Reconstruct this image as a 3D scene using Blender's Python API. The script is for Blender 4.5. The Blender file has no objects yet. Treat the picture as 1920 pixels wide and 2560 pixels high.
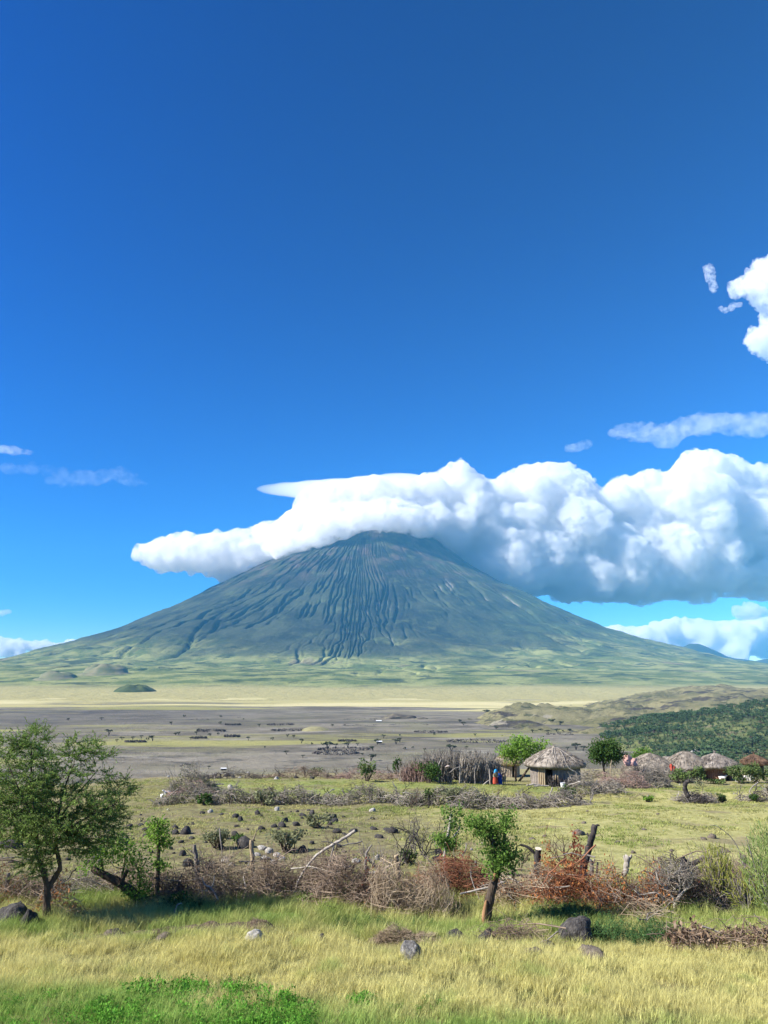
import bpy, math, random
import numpy as np
from mathutils import Vector, Matrix

# ------------------------------------------------------------------ camera, world, sun, exposure
SC = bpy.context.scene
COL = SC.collection
PITCH = math.radians(12.5)
FPX = 26.0 / 36.0 * 2560.0            # focal length in photograph pixels
CZ = 4.6                              # eye height over the foot of the embankment
cam_d = bpy.data.cameras.new('camera')
cam = bpy.data.objects.new('camera', cam_d)
COL.objects.link(cam)
cam.location = (0, 0, CZ)
cam.rotation_euler = (math.pi / 2 + PITCH, 0, 0)
cam_d.sensor_fit = 'VERTICAL'
cam_d.sensor_height = 36.0
cam_d.lens = 26.0
cam_d.clip_start = 0.1
cam_d.clip_end = 120000.0
SC.camera = cam

SUN_EL = math.radians(38)
SUN_DIR = Vector((-0.97 * math.cos(SUN_EL), -0.243 * math.cos(SUN_EL), math.sin(SUN_EL)))   # towards the sun
W = bpy.data.worlds.new('World')
SC.world = W
W.use_nodes = True
wn = W.node_tree.nodes
wn.clear()
w_out = wn.new('ShaderNodeOutputWorld')
w_bg = wn.new('ShaderNodeBackground')
w_sky = wn.new('ShaderNodeTexSky')
w_sky.sky_type = 'NISHITA'
w_sky.sun_disc = False
w_sky.sun_elevation = SUN_EL
w_sky.sun_rotation = math.atan2(SUN_DIR.x, SUN_DIR.y)
w_sky.altitude = 900
w_sky.air_density = 1.0
w_sky.dust_density = 0.0
w_sky.ozone_density = 6.0
w_gam = wn.new('ShaderNodeHueSaturation')      # the deep, saturated blue of the photograph's own rendering
w_gam.inputs['Saturation'].default_value = 1.30
w_gam.inputs['Value'].default_value = 0.6
W.node_tree.links.new(w_sky.outputs[0], w_gam.inputs['Color'])
w_pow = wn.new('ShaderNodeGamma')
w_pow.inputs[1].default_value = 1.62
W.node_tree.links.new(w_gam.outputs[0], w_pow.inputs[0])
W.node_tree.links.new(w_pow.outputs[0], w_bg.inputs[0])
W.node_tree.links.new(w_bg.outputs[0], w_out.inputs[0])
w_bg.inputs[1].default_value = 0.064

sun_d = bpy.data.lights.new('sun', 'SUN')
sun_d.energy = 5.0
sun_d.angle = math.radians(0.53)
sun_d.color = (1.0, 0.955, 0.88)
sun = bpy.data.objects.new('sun', sun_d)
COL.objects.link(sun)
sun.location = (-40, -20, 60)
sun.rotation_euler = SUN_DIR.to_track_quat('Z', 'Y').to_euler()

SC.view_settings.view_transform = 'Standard'
SC.view_settings.look = 'None'
SC.view_settings.exposure = 1.30
SC.view_settings.gamma = 1.0
SC.view_settings.use_curve_mapping = False
CY = SC.cycles
CY.use_denoising = True
CY.max_bounces = 14
CY.diffuse_bounces = 3
CY.glossy_bounces = 2
CY.transmission_bounces = 4
CY.volume_bounces = 9
CY.transparent_max_bounces = 40
CY.caustics_reflective = False
CY.caustics_refractive = False
SUN_HAZE = 3.9e-5

# ------------------------------------------------------------------ helpers
rnd = random.Random(7)
RNG = np.random.default_rng(11)


def ray(x, y):
    """Direction through photograph pixel (x, y), scaled so that its Y component is 1."""
    dx, dy = (x - 960) / FPX, (1280 - y) / FPX
    vy = math.cos(PITCH) - dy * math.sin(PITCH)
    vz = math.sin(PITCH) + dy * math.cos(PITCH)
    return dx / vy, vz / vy


def at(x, y, d):
    a, b = ray(x, y)
    return Vector((a * d, d, CZ + b * d))


def pl(x, y, z=-66.0):
    a, b = ray(x, y)
    d = (z - CZ) / b
    return Vector((a * d, d, z))


def _hash(ix, iy, iz, seed):
    n = (ix.astype(np.int64) * 374761393 + iy.astype(np.int64) * 668265263 + iz.astype(np.int64) * 2147483647 + seed * 1274126177) & 0xFFFFFFFF
    n = ((n ^ (n >> 13)) * 1274126177) & 0xFFFFFFFF
    n = ((n ^ (n >> 16)) * 2246822519) & 0xFFFFFFFF
    return ((n ^ (n >> 15)) & 0xFFFFFF).astype(np.float64) / 0xFFFFFF * 2 - 1


def vnoise(x, y, z=None, seed=0):
    x = np.asarray(x, float)
    y = np.asarray(y, float)
    z = np.zeros_like(x) if z is None else np.asarray(z, float)
    ix, iy, iz = np.floor(x), np.floor(y), np.floor(z)
    fx, fy, fz = x - ix, y - iy, z - iz
    ux, uy, uz = [f * f * f * (f * (f * 6 - 15) + 10) for f in (fx, fy, fz)]
    ix, iy, iz = ix.astype(np.int64), iy.astype(np.int64), iz.astype(np.int64)
    flat = not np.any(fz)
    r = 0
    for k in (0,) if flat else (0, 1):
        c00 = _hash(ix, iy, iz + k, seed); c10 = _hash(ix + 1, iy, iz + k, seed)
        c01 = _hash(ix, iy + 1, iz + k, seed); c11 = _hash(ix + 1, iy + 1, iz + k, seed)
        v = (c00 * (1 - ux) + c10 * ux) * (1 - uy) + (c01 * (1 - ux) + c11 * ux) * uy
        r = v if flat else r + v * (uz if k else 1 - uz)
    return r


def fbm(x, y, z=None, octaves=4, seed=0, gain=0.5):
    a, s, r = 1.0, 1.0, 0
    for o in range(octaves):
        r = r + a * vnoise(np.asarray(x) * s + 17.3 * o, np.asarray(y) * s - 9.1 * o, None if z is None else np.asarray(z) * s + 3.7 * o, seed + o)
        a *= gain
        s *= 2.03
    return r


def sstep(a, b, x):
    t = np.clip((np.asarray(x, float) - a) / (b - a), 0, 1)
    return t * t * (3 - 2 * t)


def link(o, parent=None):
    COL.objects.link(o)
    if parent is not None:
        o.parent = parent
    return o


def tag(o, label=None, cat=None, group=None, kind=None):
    if label: o['label'] = label
    if cat: o['category'] = cat
    if group: o['group'] = group
    if kind: o['kind'] = kind
    return o


def mesh_from(name, verts, faces, mats=(), smooth=False, midx=None):
    """verts (N,3); faces (M,k) array or list of arrays with different k."""
    me = bpy.data.meshes.new(name)
    verts = np.ascontiguousarray(verts, np.float32)
    fl = faces if isinstance(faces, list) else [faces]
    fl = [np.asarray(f, np.int32) for f in fl if len(f)]
    loops = np.concatenate([f.ravel() for f in fl]) if fl else np.zeros(0, np.int32)
    sizes = np.concatenate([np.full(len(f), f.shape[1], np.int32) for f in fl]) if fl else np.zeros(0, np.int32)
    me.vertices.add(len(verts))
    me.vertices.foreach_set('co', verts.ravel())
    me.loops.add(len(loops))
    me.loops.foreach_set('vertex_index', loops)
    me.polygons.add(len(sizes))
    starts = np.concatenate([[0], np.cumsum(sizes)[:-1]]).astype(np.int32) if len(sizes) else sizes
    me.polygons.foreach_set('loop_start', starts)
    if smooth:
        me.polygons.foreach_set('use_smooth', np.ones(len(sizes), bool))
    for m in (mats if isinstance(mats, (list, tuple)) else [mats]):
        me.materials.append(m)
    if midx is not None:
        me.polygons.foreach_set('material_index', np.asarray(midx, np.int32))
    me.update(calc_edges=True)
    me.validate()
    return me


def grid_faces(nr, nc, closed=False):
    i = np.arange(nr - 1)[:, None] * nc
    j = np.arange(nc if closed else nc - 1)[None, :]
    j1 = (j + 1) % nc
    a, b, c, d = i + j, i + j1, i + nc + j1, i + nc + j
    return np.stack([np.broadcast_to(v, (nr - 1, j.shape[1])) for v in (a, b, c, d)], -1).reshape(-1, 4)


class MB:
    """Collects tubes, leaves and polygons into one mesh."""

    def __init__(s):
        s.v, s.f3, s.f4, s.n = [], [], [], 0
        s.m3, s.m4 = [], []

    def add(s, v, f, m=0):
        v = np.asarray(v, float).reshape(-1, 3)
        f = np.asarray(f, np.int64)
        if not len(f): return
        (s.f3 if f.shape[1] == 3 else s.f4).append(f + s.n)
        (s.m3 if f.shape[1] == 3 else s.m4).append(np.full(len(f), m, np.int32))
        s.v.append(v)
        s.n += len(v)

    def tube(s, pts, radii, sides=5, cap=True, m=0):
        pts = np.asarray(pts, float)
        k = len(pts)
        radii = np.broadcast_to(np.asarray(radii, float), (k,)) if np.ndim(radii) else np.full(k, radii)
        t = np.gradient(pts, axis=0)
        t /= np.linalg.norm(t, axis=1)[:, None] + 1e-9
        ref = np.array([0.31, 0.21, 0.93]) if abs(t[:, 2]).mean() < 0.8 else np.array([1.0, 0.13, 0.05])
        u = np.cross(t, ref); u /= np.linalg.norm(u, axis=1)[:, None] + 1e-9
        w = np.cross(t, u)
        a = np.arange(sides) / sides * 2 * math.pi
        ring = pts[:, None, :] + radii[:, None, None] * (np.cos(a)[None, :, None] * u[:, None, :] + np.sin(a)[None, :, None] * w[:, None, :])
        s.add(ring.reshape(-1, 3), grid_faces(k, sides, True), m)
        if cap:
            for base, c in ((0, pts[0]), ((k - 1) * sides, pts[-1])):
                vv = np.vstack([ring.reshape(-1, 3)[base:base + sides], c[None]])
                i = np.arange(sides)
                s.add(vv, np.stack([i, (i + 1) % sides, np.full(sides, sides)], -1), m)

    def tubes(s, P, R, sides=3, m=0):
        """Many thin tubes at once: P (n, k, 3) points, R (n, k) radii."""
        P = np.asarray(P, float)
        n, k, _ = P.shape
        if not n: return
        t = np.gradient(P, axis=1)
        t /= np.linalg.norm(t, axis=2, keepdims=True) + 1e-9
        ref = np.where(np.abs(t[:, :1, 2:3]) > 0.8, np.array([1.0, 0.2, 0.1]), np.array([0.2, 0.1, 1.0]))
        u = np.cross(t, np.broadcast_to(ref, t.shape))
        u /= np.linalg.norm(u, axis=2, keepdims=True) + 1e-9
        w = np.cross(t, u)
        a = np.arange(sides) / sides * 2 * math.pi
        ring = P[:, :, None] + np.asarray(R)[:, :, None, None] * (np.cos(a)[:, None] * u[:, :, None] + np.sin(a)[:, None] * w[:, :, None])
        f = grid_faces(k, sides, True)
        F = (f[None] + (np.arange(n) * k * sides)[:, None, None]).reshape(-1, 4)
        s.add(ring.reshape(-1, 3), F, m)

    def leaves(s, c, size, rng, up=0.3, aspect=0.5, m=0, dirs=None):
        """Rhombic leaves: one folded quad each at the centres c."""
        c = np.asarray(c, float).reshape(-1, 3)
        n = len(c)
        if not n: return
        size = np.broadcast_to(np.asarray(size, float), (n,))
        d = rng.normal(size=(n, 3)) if dirs is None else dirs + 0.45 * rng.normal(size=(n, 3))
        d /= np.linalg.norm(d, axis=1)[:, None] + 1e-9
        nn = rng.normal(size=(n, 3)); nn[:, 2] += up * 3
        q = np.cross(d, nn); q /= np.linalg.norm(q, axis=1)[:, None] + 1e-9
        a = size[:, None]
        v = np.stack([c - d * a * .5, c + q * a * aspect * .5, c + d * a * .5, c - q * a * aspect * .5], 1)
        s.add(v.reshape(-1, 3), np.arange(n * 4).reshape(n, 4), m)

    def box(s, lo, hi, m=0):
        x0, y0, z0 = lo; x1, y1, z1 = hi
        v = [(x0, y0, z0), (x1, y0, z0), (x1, y1, z0), (x0, y1, z0), (x0, y0, z1), (x1, y0, z1), (x1, y1, z1), (x0, y1, z1)]
        s.add(v, [(0, 3, 2, 1), (4, 5, 6, 7), (0, 1, 5, 4), (1, 2, 6, 5), (2, 3, 7, 6), (3, 0, 4, 7)], m)

    def mesh(s, name, mats, smooth=False):
        v = np.vstack(s.v) if s.v else np.zeros((0, 3))
        fl, mi = [], []
        if s.f3: fl.append(np.vstack(s.f3)); mi.append(np.concatenate(s.m3))
        if s.f4: fl.append(np.vstack(s.f4)); mi.append(np.concatenate(s.m4))
        return mesh_from(name, v, fl, mats, smooth, np.concatenate(mi) if mi else None)

    def build(s, name, mats, parent=None, loc=None, smooth=False):
        o = bpy.data.objects.new(name, s.mesh(name, mats, smooth))
        link(o, parent)
        if loc is not None: o.location = loc
        return o


def empty(name, loc, rz=0.0):
    o = bpy.data.objects.new(name, None)
    link(o)
    o.empty_display_size = 0.3
    o.location = loc
    o.rotation_euler = (0, 0, rz)
    return o


def copy_tree(o, loc=None, rz=None, scale=None, parent=None):
    c = o.copy()
    link(c, parent)
    if loc is not None: c.location = loc
    if rz is not None: c.rotation_euler = (0, 0, rz)
    if scale is not None: c.scale = (scale, scale, scale) if np.ndim(scale) == 0 else scale
    for ch in o.children:
        copy_tree(ch, parent=c)
    return c


# ------------------------------------------------------------------ materials
def mat(name, stops, scale=3.0, detail=4, rough=0.9, coords='Object', stretch=(1, 1, 1), bump=0.0, bump_scale=20.0, rand=0.0, transl=0.0, hue_noise=None):
    """Noise-driven colour ramp; rand varies brightness per object or instance; transl adds light through leaves."""
    m = bpy.data.materials.new(name)
    m.use_nodes = True
    t = m.node_tree
    N, L = t.nodes, t.links
    b = N['Principled BSDF']
    b.inputs['Roughness'].default_value = rough
    b.inputs['Specular IOR Level'].default_value = 0.15
    tc = N.new('ShaderNodeTexCoord')
    mp = N.new('ShaderNodeMapping')
    mp.inputs['Scale'].default_value = stretch
    if coords == 'World':
        g = N.new('ShaderNodeNewGeometry')
        L.new(g.outputs['Position'], mp.inputs['Vector'])
    else:
        L.new(tc.outputs[coords], mp.inputs['Vector'])
    nz = N.new('ShaderNodeTexNoise')
    nz.inputs['Scale'].default_value = scale
    nz.inputs['Detail'].default_value = detail
    L.new(mp.outputs[0], nz.inputs['Vector'])
    rp = N.new('ShaderNodeValToRGB')
    el = rp.color_ramp.elements
    while len(el) < len(stops): el.new(0.5)
    for e, (p, c) in zip(el, stops):
        e.position = p
        e.color = (*c, 1)
    L.new(nz.outputs['Fac'], rp.inputs[0])
    col = rp.outputs[0]
    if rand:
        oi = N.new('ShaderNodeObjectInfo')
        mr = N.new('ShaderNodeMapRange')
        mr.inputs['To Min'].default_value = 1 - rand
        mr.inputs['To Max'].default_value = 1 + rand
        L.new(oi.outputs['Random'], mr.inputs['Value'])
        hv = N.new('ShaderNodeHueSaturation')
        L.new(mr.outputs[0], hv.inputs['Value'])
        L.new(col, hv.inputs['Color'])
        col = hv.outputs[0]
    L.new(col, b.inputs['Base Color'])
    if bump:
        n2 = N.new('ShaderNodeTexNoise')
        n2.inputs['Scale'].default_value = bump_scale
        n2.inputs['Detail'].default_value = 5
        L.new(mp.outputs[0], n2.inputs['Vector'])
        bp = N.new('ShaderNodeBump')
        bp.inputs['Strength'].default_value = bump
        bp.inputs['Distance'].default_value = 0.05
        L.new(n2.outputs['Fac'], bp.inputs['Height'])
        L.new(bp.outputs[0], b.inputs['Normal'])
    if transl:
        tr = N.new('ShaderNodeBsdfTranslucent')
        mx = N.new('ShaderNodeMixShader')
        mx.inputs[0].default_value = transl
        L.new(col, tr.inputs['Color'])
        L.new(b.outputs[0], mx.inputs[1])
        L.new(tr.outputs[0], mx.inputs[2])
        L.new(mx.outputs[0], N['Material Output'].inputs['Surface'])
    return m


class NT:
    """Tiny node-writing helper for the larger landscape materials."""

    def __init__(s, name):
        s.m = bpy.data.materials.new(name)
        s.m.use_nodes = True
        s.N, s.L = s.m.node_tree.nodes, s.m.node_tree.links
        s.b = s.N['Principled BSDF']
        s.b.inputs['Roughness'].default_value = 0.95
        s.b.inputs['Specular IOR Level'].default_value = 0.05
        s.pos = s.N.new('ShaderNodeNewGeometry').outputs['Position']
        sx = s.N.new('ShaderNodeSeparateXYZ')
        s.L.new(s.pos, sx.inputs[0])
        s.x, s.y, s.z = sx.outputs

    def put(s, sock, v):
        if isinstance(v, bpy.types.NodeSocket): s.L.new(v, sock)
        elif isinstance(v, tuple) and len(v) == 3 and sock.type == 'RGBA': sock.default_value = (*v, 1)
        else: sock.default_value = v

    def noise(s, scale, stretch=(1, 1, 1), detail=5, rough=0.55, offset=(0, 0, 0), distort=0.0):
        mp = s.N.new('ShaderNodeMapping')
        mp.inputs['Scale'].default_value = stretch
        mp.inputs['Location'].default_value = offset
        s.L.new(s.pos, mp.inputs[0])
        n = s.N.new('ShaderNodeTexNoise')
        n.inputs['Scale'].default_value = scale
        n.inputs['Detail'].default_value = detail
        n.inputs['Roughness'].default_value = rough
        n.inputs['Distortion'].default_value = distort
        s.L.new(mp.outputs[0], n.inputs['Vector'])
        return n.outputs['Fac']

    def math(s, op, a, b=0.0, c=None):
        n = s.N.new('ShaderNodeMath')
        n.operation = op
        s.put(n.inputs[0], a)
        s.put(n.inputs[1], b)
        if c is not None: s.put(n.inputs[2], c)
        return n.outputs[0]

    def step(s, a, b, v):
        n = s.N.new('ShaderNodeMapRange')
        n.interpolation_type = 'SMOOTHSTEP'
        s.put(n.inputs['Value'], v)
        n.inputs['From Min'].default_value = a
        n.inputs['From Max'].default_value = b
        return n.outputs[0]

    def mix(s, f, a, b):
        n = s.N.new('ShaderNodeMix')
        n.data_type = 'RGBA'
        s.put(n.inputs['Factor'], f)
        s.put(n.inputs[6], a)
        s.put(n.inputs[7], b)
        return n.outputs[2]

    def attr(s, name):
        n = s.N.new('ShaderNodeAttribute')
        n.attribute_name = name
        return n.outputs['Fac']

    def bump(s, h, strength, dist):
        n = s.N.new('ShaderNodeBump')
        n.inputs['Strength'].default_value = strength
        n.inputs['Distance'].default_value = dist
        s.L.new(h, n.inputs['Height'])
        s.L.new(n.outputs[0], s.b.inputs['Normal'])

    def out(s, col):
        s.put(s.b.inputs['Base Color'], col)
        return s.m


def volume_mat(name, density, color, aniso=0.0, torn=None):
    m = bpy.data.materials.new(name)
    m.use_nodes = True
    N, L = m.node_tree.nodes, m.node_tree.links
    N.remove(N['Principled BSDF'])
    v = N.new('ShaderNodeVolumePrincipled')
    v.inputs['Color'].default_value = (*color, 1)
    v.inputs['Density'].default_value = density
    v.inputs['Anisotropy'].default_value = aniso
    if torn:
        # vapour thins out in torn billows: (size in metres, low edge, high edge)
        g = N.new('ShaderNodeNewGeometry')
        nz = N.new('ShaderNodeTexNoise')
        nz.inputs['Scale'].default_value = 1.0 / torn[0]
        nz.inputs['Detail'].default_value = 7
        nz.inputs['Roughness'].default_value = 0.66
        mr = N.new('ShaderNodeMapRange')
        mr.interpolation_type = 'SMOOTHSTEP'
        mr.inputs['From Min'].default_value = torn[1]
        mr.inputs['From Max'].default_value = torn[2]
        mr.inputs['To Min'].default_value = density * 0.02
        mr.inputs['To Max'].default_value = density
        L.new(g.outputs['Position'], nz.inputs['Vector'])
        L.new(nz.outputs['Fac'], mr.inputs['Value'])
        L.new(mr.outputs[0], v.inputs['Density'])
    L.new(v.outputs[0], N['Material Output'].inputs['Volume'])
    return m

# ------------------------------------------------------------------ the volcano
def volcano_profile(r):
    rr = [0, 150, 300, 500, 800, 1250, 1970, 2590, 3200, 3800, 4420, 4930, 5450, 6000, 6600, 7400, 9500]
    hh = [2120, 2115, 2090, 2010, 1800, 1525, 1100, 800, 528, 330, 155, 88, 55, 20, -38, -64, -78]
    # smooth the polyline
    q = np.linspace(0, 9500, 951)
    v = np.interp(q, rr, hh)
    for _ in range(30):
        v[1:-1] = 0.25 * v[:-2] + 0.5 * v[1:-1] + 0.25 * v[2:]
    return np.interp(r, q, v)


VX, VY = -260.0, 10000.0


def build_volcano():
    nc, nr = 1150, 330
    # the side towards the plain is finer
    u = np.linspace(0, 1, nc, endpoint=False)
    th = -math.pi / 2 + math.pi * np.sign(u - .5) * (np.abs(2 * u - 1) ** 1.55)
    r = 40 + (9300 - 40) * np.linspace(0, 1, nr) ** 1.15
    T, R = np.meshgrid(th, r)
    X, Y = R * np.cos(T), R * np.sin(T)
    base = volcano_profile(R)
    amp = sstep(200, 900, R) * (1 - sstep(4200, 6500, R))
    h = base + amp * 30 * fbm(X / 900, Y / 900, octaves=3, seed=3) + (0.2 + 0.8 * amp) * 11 * fbm(X / 170, Y / 170, octaves=4, seed=8)
    h += np.where(np.cos(T) > 0, 150, 70) * np.cos(T) * np.exp(-((R - 880) / 370) ** 2)
    # shoulders on the left flank (as on the skyline)
    px_ = VX + X
    for cx, cy, s, a in ((-2900, 9700, 330, 55), (-2200, 9800, 300, 60), (-1500, 9750, 260, 45)):
        h += a * np.exp(-((px_ - cx) ** 2 + (VY + Y - cy) ** 2) / s ** 2)
    # ribs that run down the slope, stretched along the fall line
    k = T * 13 + 2.2 * fbm(X / 1300, Y / 1300, octaves=3, seed=21)
    rib = np.abs(vnoise(k * 1.0, R / 1500.0, seed=31)) * 1.0 + 0.6 * np.abs(vnoise(k * 2.3, R / 900.0, seed=32)) + 0.35 * np.abs(vnoise(k * 5.1, R / 600.0, seed=33))
    ribamp = sstep(350, 1000, R) * (1 - sstep(2300, 4600, R))
    h += ribamp * 9 * (rib - 0.55)
    carve = np.zeros_like(h)
    rng = np.random.default_rng(5)
    for it in range(5):
        A = np.ones(nc)
        acc = np.zeros_like(h)
        hh = h - carve + rng.normal(0, 1.0, h.shape) + 30 * fbm(X / 420, Y / 420, octaves=3, seed=120)
        idx = np.arange(nc)
        for i in range(nr - 1):
            acc[i] = A
            nx = hh[i + 1]
            # water may wander sideways by up to about the length of a step
            kk = int(np.clip((r[i + 1] - r[i]) / max(r[i] * 2 * math.pi / nc, 1) * .55, 1, 5))
            opts = np.stack([np.roll(nx, k_) + 0.25 * abs(k_) for k_ in range(kk, -kk - 1, -1)])
            best = np.argmin(opts, 0) - kk
            A2 = np.full(nc, 0.6)
            np.add.at(A2, (idx + best) % nc, A)
            A = A2
        acc[-1] = A
        d = np.log1p(np.maximum(acc - 22, 0) / 16.0)
        for _ in range(1):
            d = 0.16 * np.roll(d, 1, 1) + 0.68 * d + 0.16 * np.roll(d, -1, 1)
        d[1:-1] = 0.25 * d[:-2] + 0.5 * d[1:-1] + 0.25 * d[2:]
        strength = sstep(700, 1900, R) * (1 - 0.75 * sstep(2600, 4000, R)) * (1 - sstep(5200, 6400, R))
        patch = 0.06 + 1.10 * sstep(-0.05, 0.55, fbm(X / 620 + .35 * R / 620, Y / 900, octaves=3, seed=77))
        right = 1 - 0.6 * sstep(0.45, 1.1, T + math.pi / 2) * sstep(-10, 0, -np.abs(T + math.pi / 2 - 1.1))
        carve += 10.5 * d * strength * patch * right
    h = h - carve
    v = np.stack([VX + X, VY + Y, h], -1)
    n = NT('volcano_slope')
    zz = n.math('ADD', n.z, n.math('MULTIPLY', n.math('SUBTRACT', n.noise(0.0011, detail=6, rough=0.62), 0.5), 900.0))
    veg = n.mix(n.step(0.40, 0.62, n.noise(0.0022, detail=6, rough=0.65)), (0.020, 0.023, 0.017), (0.052, 0.060, 0.034))
    veg = n.mix(n.math('MULTIPLY', n.step(0.53, 0.66, n.noise(0.0075, detail=5, rough=0.7, offset=(90, 0, 0))), 0.6), veg, (0.080, 0.098, 0.040))
    # green on the right flank
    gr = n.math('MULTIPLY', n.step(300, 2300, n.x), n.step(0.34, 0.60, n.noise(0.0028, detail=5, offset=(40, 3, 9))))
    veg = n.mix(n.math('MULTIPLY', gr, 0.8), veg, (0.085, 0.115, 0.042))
    # bare ash and lava towards the top
    top = n.math('MULTIPLY', n.step(1050, 1750, n.math('ADD', n.z, n.math('MULTIPLY', n.noise(0.004, detail=4), 500.0))), n.step(0.45, 0.68, n.noise(0.0045, stretch=(1.0, 1.0, 0.35), detail=5, offset=(5, 5, 5))))
    veg = n.mix(n.math('MULTIPLY', top, 0.7), veg, (0.155, 0.110, 0.085))
    # pale streaks of ash along some gullies
    cv = n.math('MULTIPLY', n.step(8, 24, n.attr('carve')), n.step(0.54, 0.62, n.noise(0.0016, detail=3, offset=(7, 1, 2))))
    veg = n.mix(n.math('MULTIPLY', cv, 0.75), veg, (0.21, 0.195, 0.175))
    # foot: light green meadows cut by dark scrub, then dry yellow grass
    mead = n.mix(n.step(0.40, 0.60, n.noise(0.004, detail=5, rough=0.65)), (0.10, 0.130, 0.042), (0.245, 0.255, 0.095))
    mead = n.mix(n.math('MULTIPLY', n.step(0.53, 0.60, n.noise(0.0042, stretch=(0.8, 1.6, 1), detail=6, rough=0.7, offset=(11, 31, 0), distort=0.6)), 0.85), mead, (0.03, 0.045, 0.022))
    lowr = n.step(330, 60, n.math('ADD', zz, n.math('MULTIPLY', n.step(900, 2600, n.math('ABSOLUTE', n.x)), -130.0)))
    col = n.mix(lowr, veg, mead)
    soil = n.step(0.60, 0.68, n.noise(0.0013, detail=4, offset=(3, 8, 1)))
    col = n.mix(n.math('MULTIPLY', n.math('MULTIPLY', soil, lowr), 0.55), col, (0.22, 0.17, 0.11))
    dry = n.step(-28, -52, n.math('ADD', n.z, n.math('MULTIPLY', n.math('SUBTRACT', n.noise(0.002, detail=4), 0.5), 36.0)))
    col = n.mix(dry, col, (0.33, 0.295, 0.13))
    n.bump(n.noise(0.02, detail=4, rough=0.7), 0.9, 14.0)
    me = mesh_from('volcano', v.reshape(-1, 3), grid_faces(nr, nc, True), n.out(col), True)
    a = me.attributes.new('carve', 'FLOAT', 'POINT')
    a.data.foreach_set('value', carve.ravel().astype(np.float32))
    o = bpy.data.objects.new('volcano', me)
    link(o)
    tag(o, 'steep blue green volcano cone furrowed by gullies with its summit in cloud', kind='structure')
    return o


build_volcano()


# ------------------------------------------------------------------ the plain
def build_plain():
    n = NT('ash_plain')
    yv, xv = n.y, n.x
    edge = n.math('ADD', yv, n.math('MULTIPLY', n.math('SUBTRACT', n.noise(0.0016, stretch=(1, 1, 1), detail=5), 0.5), 420.0))
    ash = n.mix(n.step(0.35, 0.65, n.noise(0.006, detail=6, rough=0.6)), (0.120, 0.106, 0.078), (0.215, 0.192, 0.145))
    ash = n.mix(n.math('MULTIPLY', n.step(0.52, 0.66, n.noise(0.013, stretch=(0.7, 1.4, 1), detail=5, offset=(60, 20, 0))), 0.75), ash, (0.24, 0.215, 0.165))
    ash = n.mix(n.math('MULTIPLY', n.step(0.55, 0.63, n.noise(0.004, stretch=(0.6, 2.0, 1), detail=6, offset=(20, 0, 0))), 0.85), ash, (0.078, 0.073, 0.064))
    ash = n.mix(n.math('MULTIPLY', n.step(0.50, 0.62, n.noise(0.03, stretch=(0.5, 0.8, 1), detail=6, rough=0.75, offset=(31, 17, 0))), 0.8), ash, (0.075, 0.070, 0.062))
    ash = n.mix(n.math('MULTIPLY', n.step(0.56, 0.64, n.noise(0.022, stretch=(0.35, 0.9, 1), detail=6, rough=0.7, offset=(5, 117, 0))), 0.8), ash, (0.27, 0.245, 0.195))
    # grass streaks, most of them left of the middle
    left = n.step(60, -420, n.math('SUBTRACT', xv, n.math('MULTIPLY', n.math('SUBTRACT', yv, 900.0), -0.05)))
    thr = n.math('ADD', n.noise(0.0042, stretch=(0.55, 1.9, 1), detail=6, rough=0.62, offset=(3, 13, 0)), n.math('MULTIPLY', left, 0.085))
    darkband = n.math('MULTIPLY', n.step(1080, 1180, edge), n.step(1700, 1600, edge))
    thr = n.math('SUBTRACT', thr, n.math('MULTIPLY', darkband, 0.16))
    grass = n.mix(n.noise(0.01, detail=4), (0.20, 0.205, 0.06), (0.36, 0.33, 0.13))
    patchy = n.math('MULTIPLY', n.step(0.46, 0.60, n.noise(0.016, stretch=(0.6, 1.6, 1), detail=6, rough=0.7, offset=(71, 3, 0))), 0.55)
    ash = n.mix(n.math('MULTIPLY', patchy, n.step(0.40, 0.56, n.noise(0.003, detail=3, offset=(1, 91, 0)))), ash, (0.185, 0.18, 0.095))
    col = n.mix(n.math('MULTIPLY', n.step(0.54, 0.66, thr), 0.9), ash, grass)
    col = n.mix(n.math('MULTIPLY', n.math('MULTIPLY', darkband, left), 0.45), col, (0.078, 0.074, 0.072))
    # far pale yellow grassland with darker lines
    far = n.mix(n.step(0.42, 0.60, n.noise(0.0026, stretch=(0.5, 1.5, 1), detail=6)), (0.38, 0.34, 0.15), (0.52, 0.46, 0.235))
    far = n.mix(n.math('MULTIPLY', n.step(0.57, 0.62, n.noise(0.0022, stretch=(0.35, 1.5, 1), detail=7, rough=0.65, offset=(9, 44, 0))), 0.75), far, (0.13, 0.12, 0.09))
    ragged = n.math('ADD', edge, n.math('MULTIPLY', n.math('SUBTRACT', n.noise(0.0016, stretch=(0.5, 3.0, 1), detail=6, offset=(0, 70, 3)), 0.5), 1500.0))
    col = n.mix(n.step(1690, 1760, ragged), col, far)
    n.bump(n.noise(0.05, detail=6, rough=0.75), 0.9, 4.0)
    m = n.out(col)
    # one sheet that reaches past the horizon, finer towards the camera
    ys = np.concatenate([[-2500, -800, -200, 0], np.geomspace(60, 20000, 110)])
    u = np.linspace(-1, 1, 90)
    wd = np.maximum(np.abs(ys) * 0.82 + 500, 900)
    wd[:4] = 2500
    X = wd[:, None] * u[None, :]
    Y = np.repeat(ys[:, None], 90, 1)
    Z = -66 + 1.6 * fbm(X / 260, Y / 260, octaves=3, seed=40) * sstep(200, 500, Y)
    me = mesh_from('plain', np.stack([X, Y, Z], -1).reshape(-1, 3), grid_faces(len(ys), 90), m, True)
    o = bpy.data.objects.new('plain', me)
    link(o)
    tag(o, 'wide grey ash plain with yellow grass streaks before the volcano', kind='structure')


build_plain()


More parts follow.
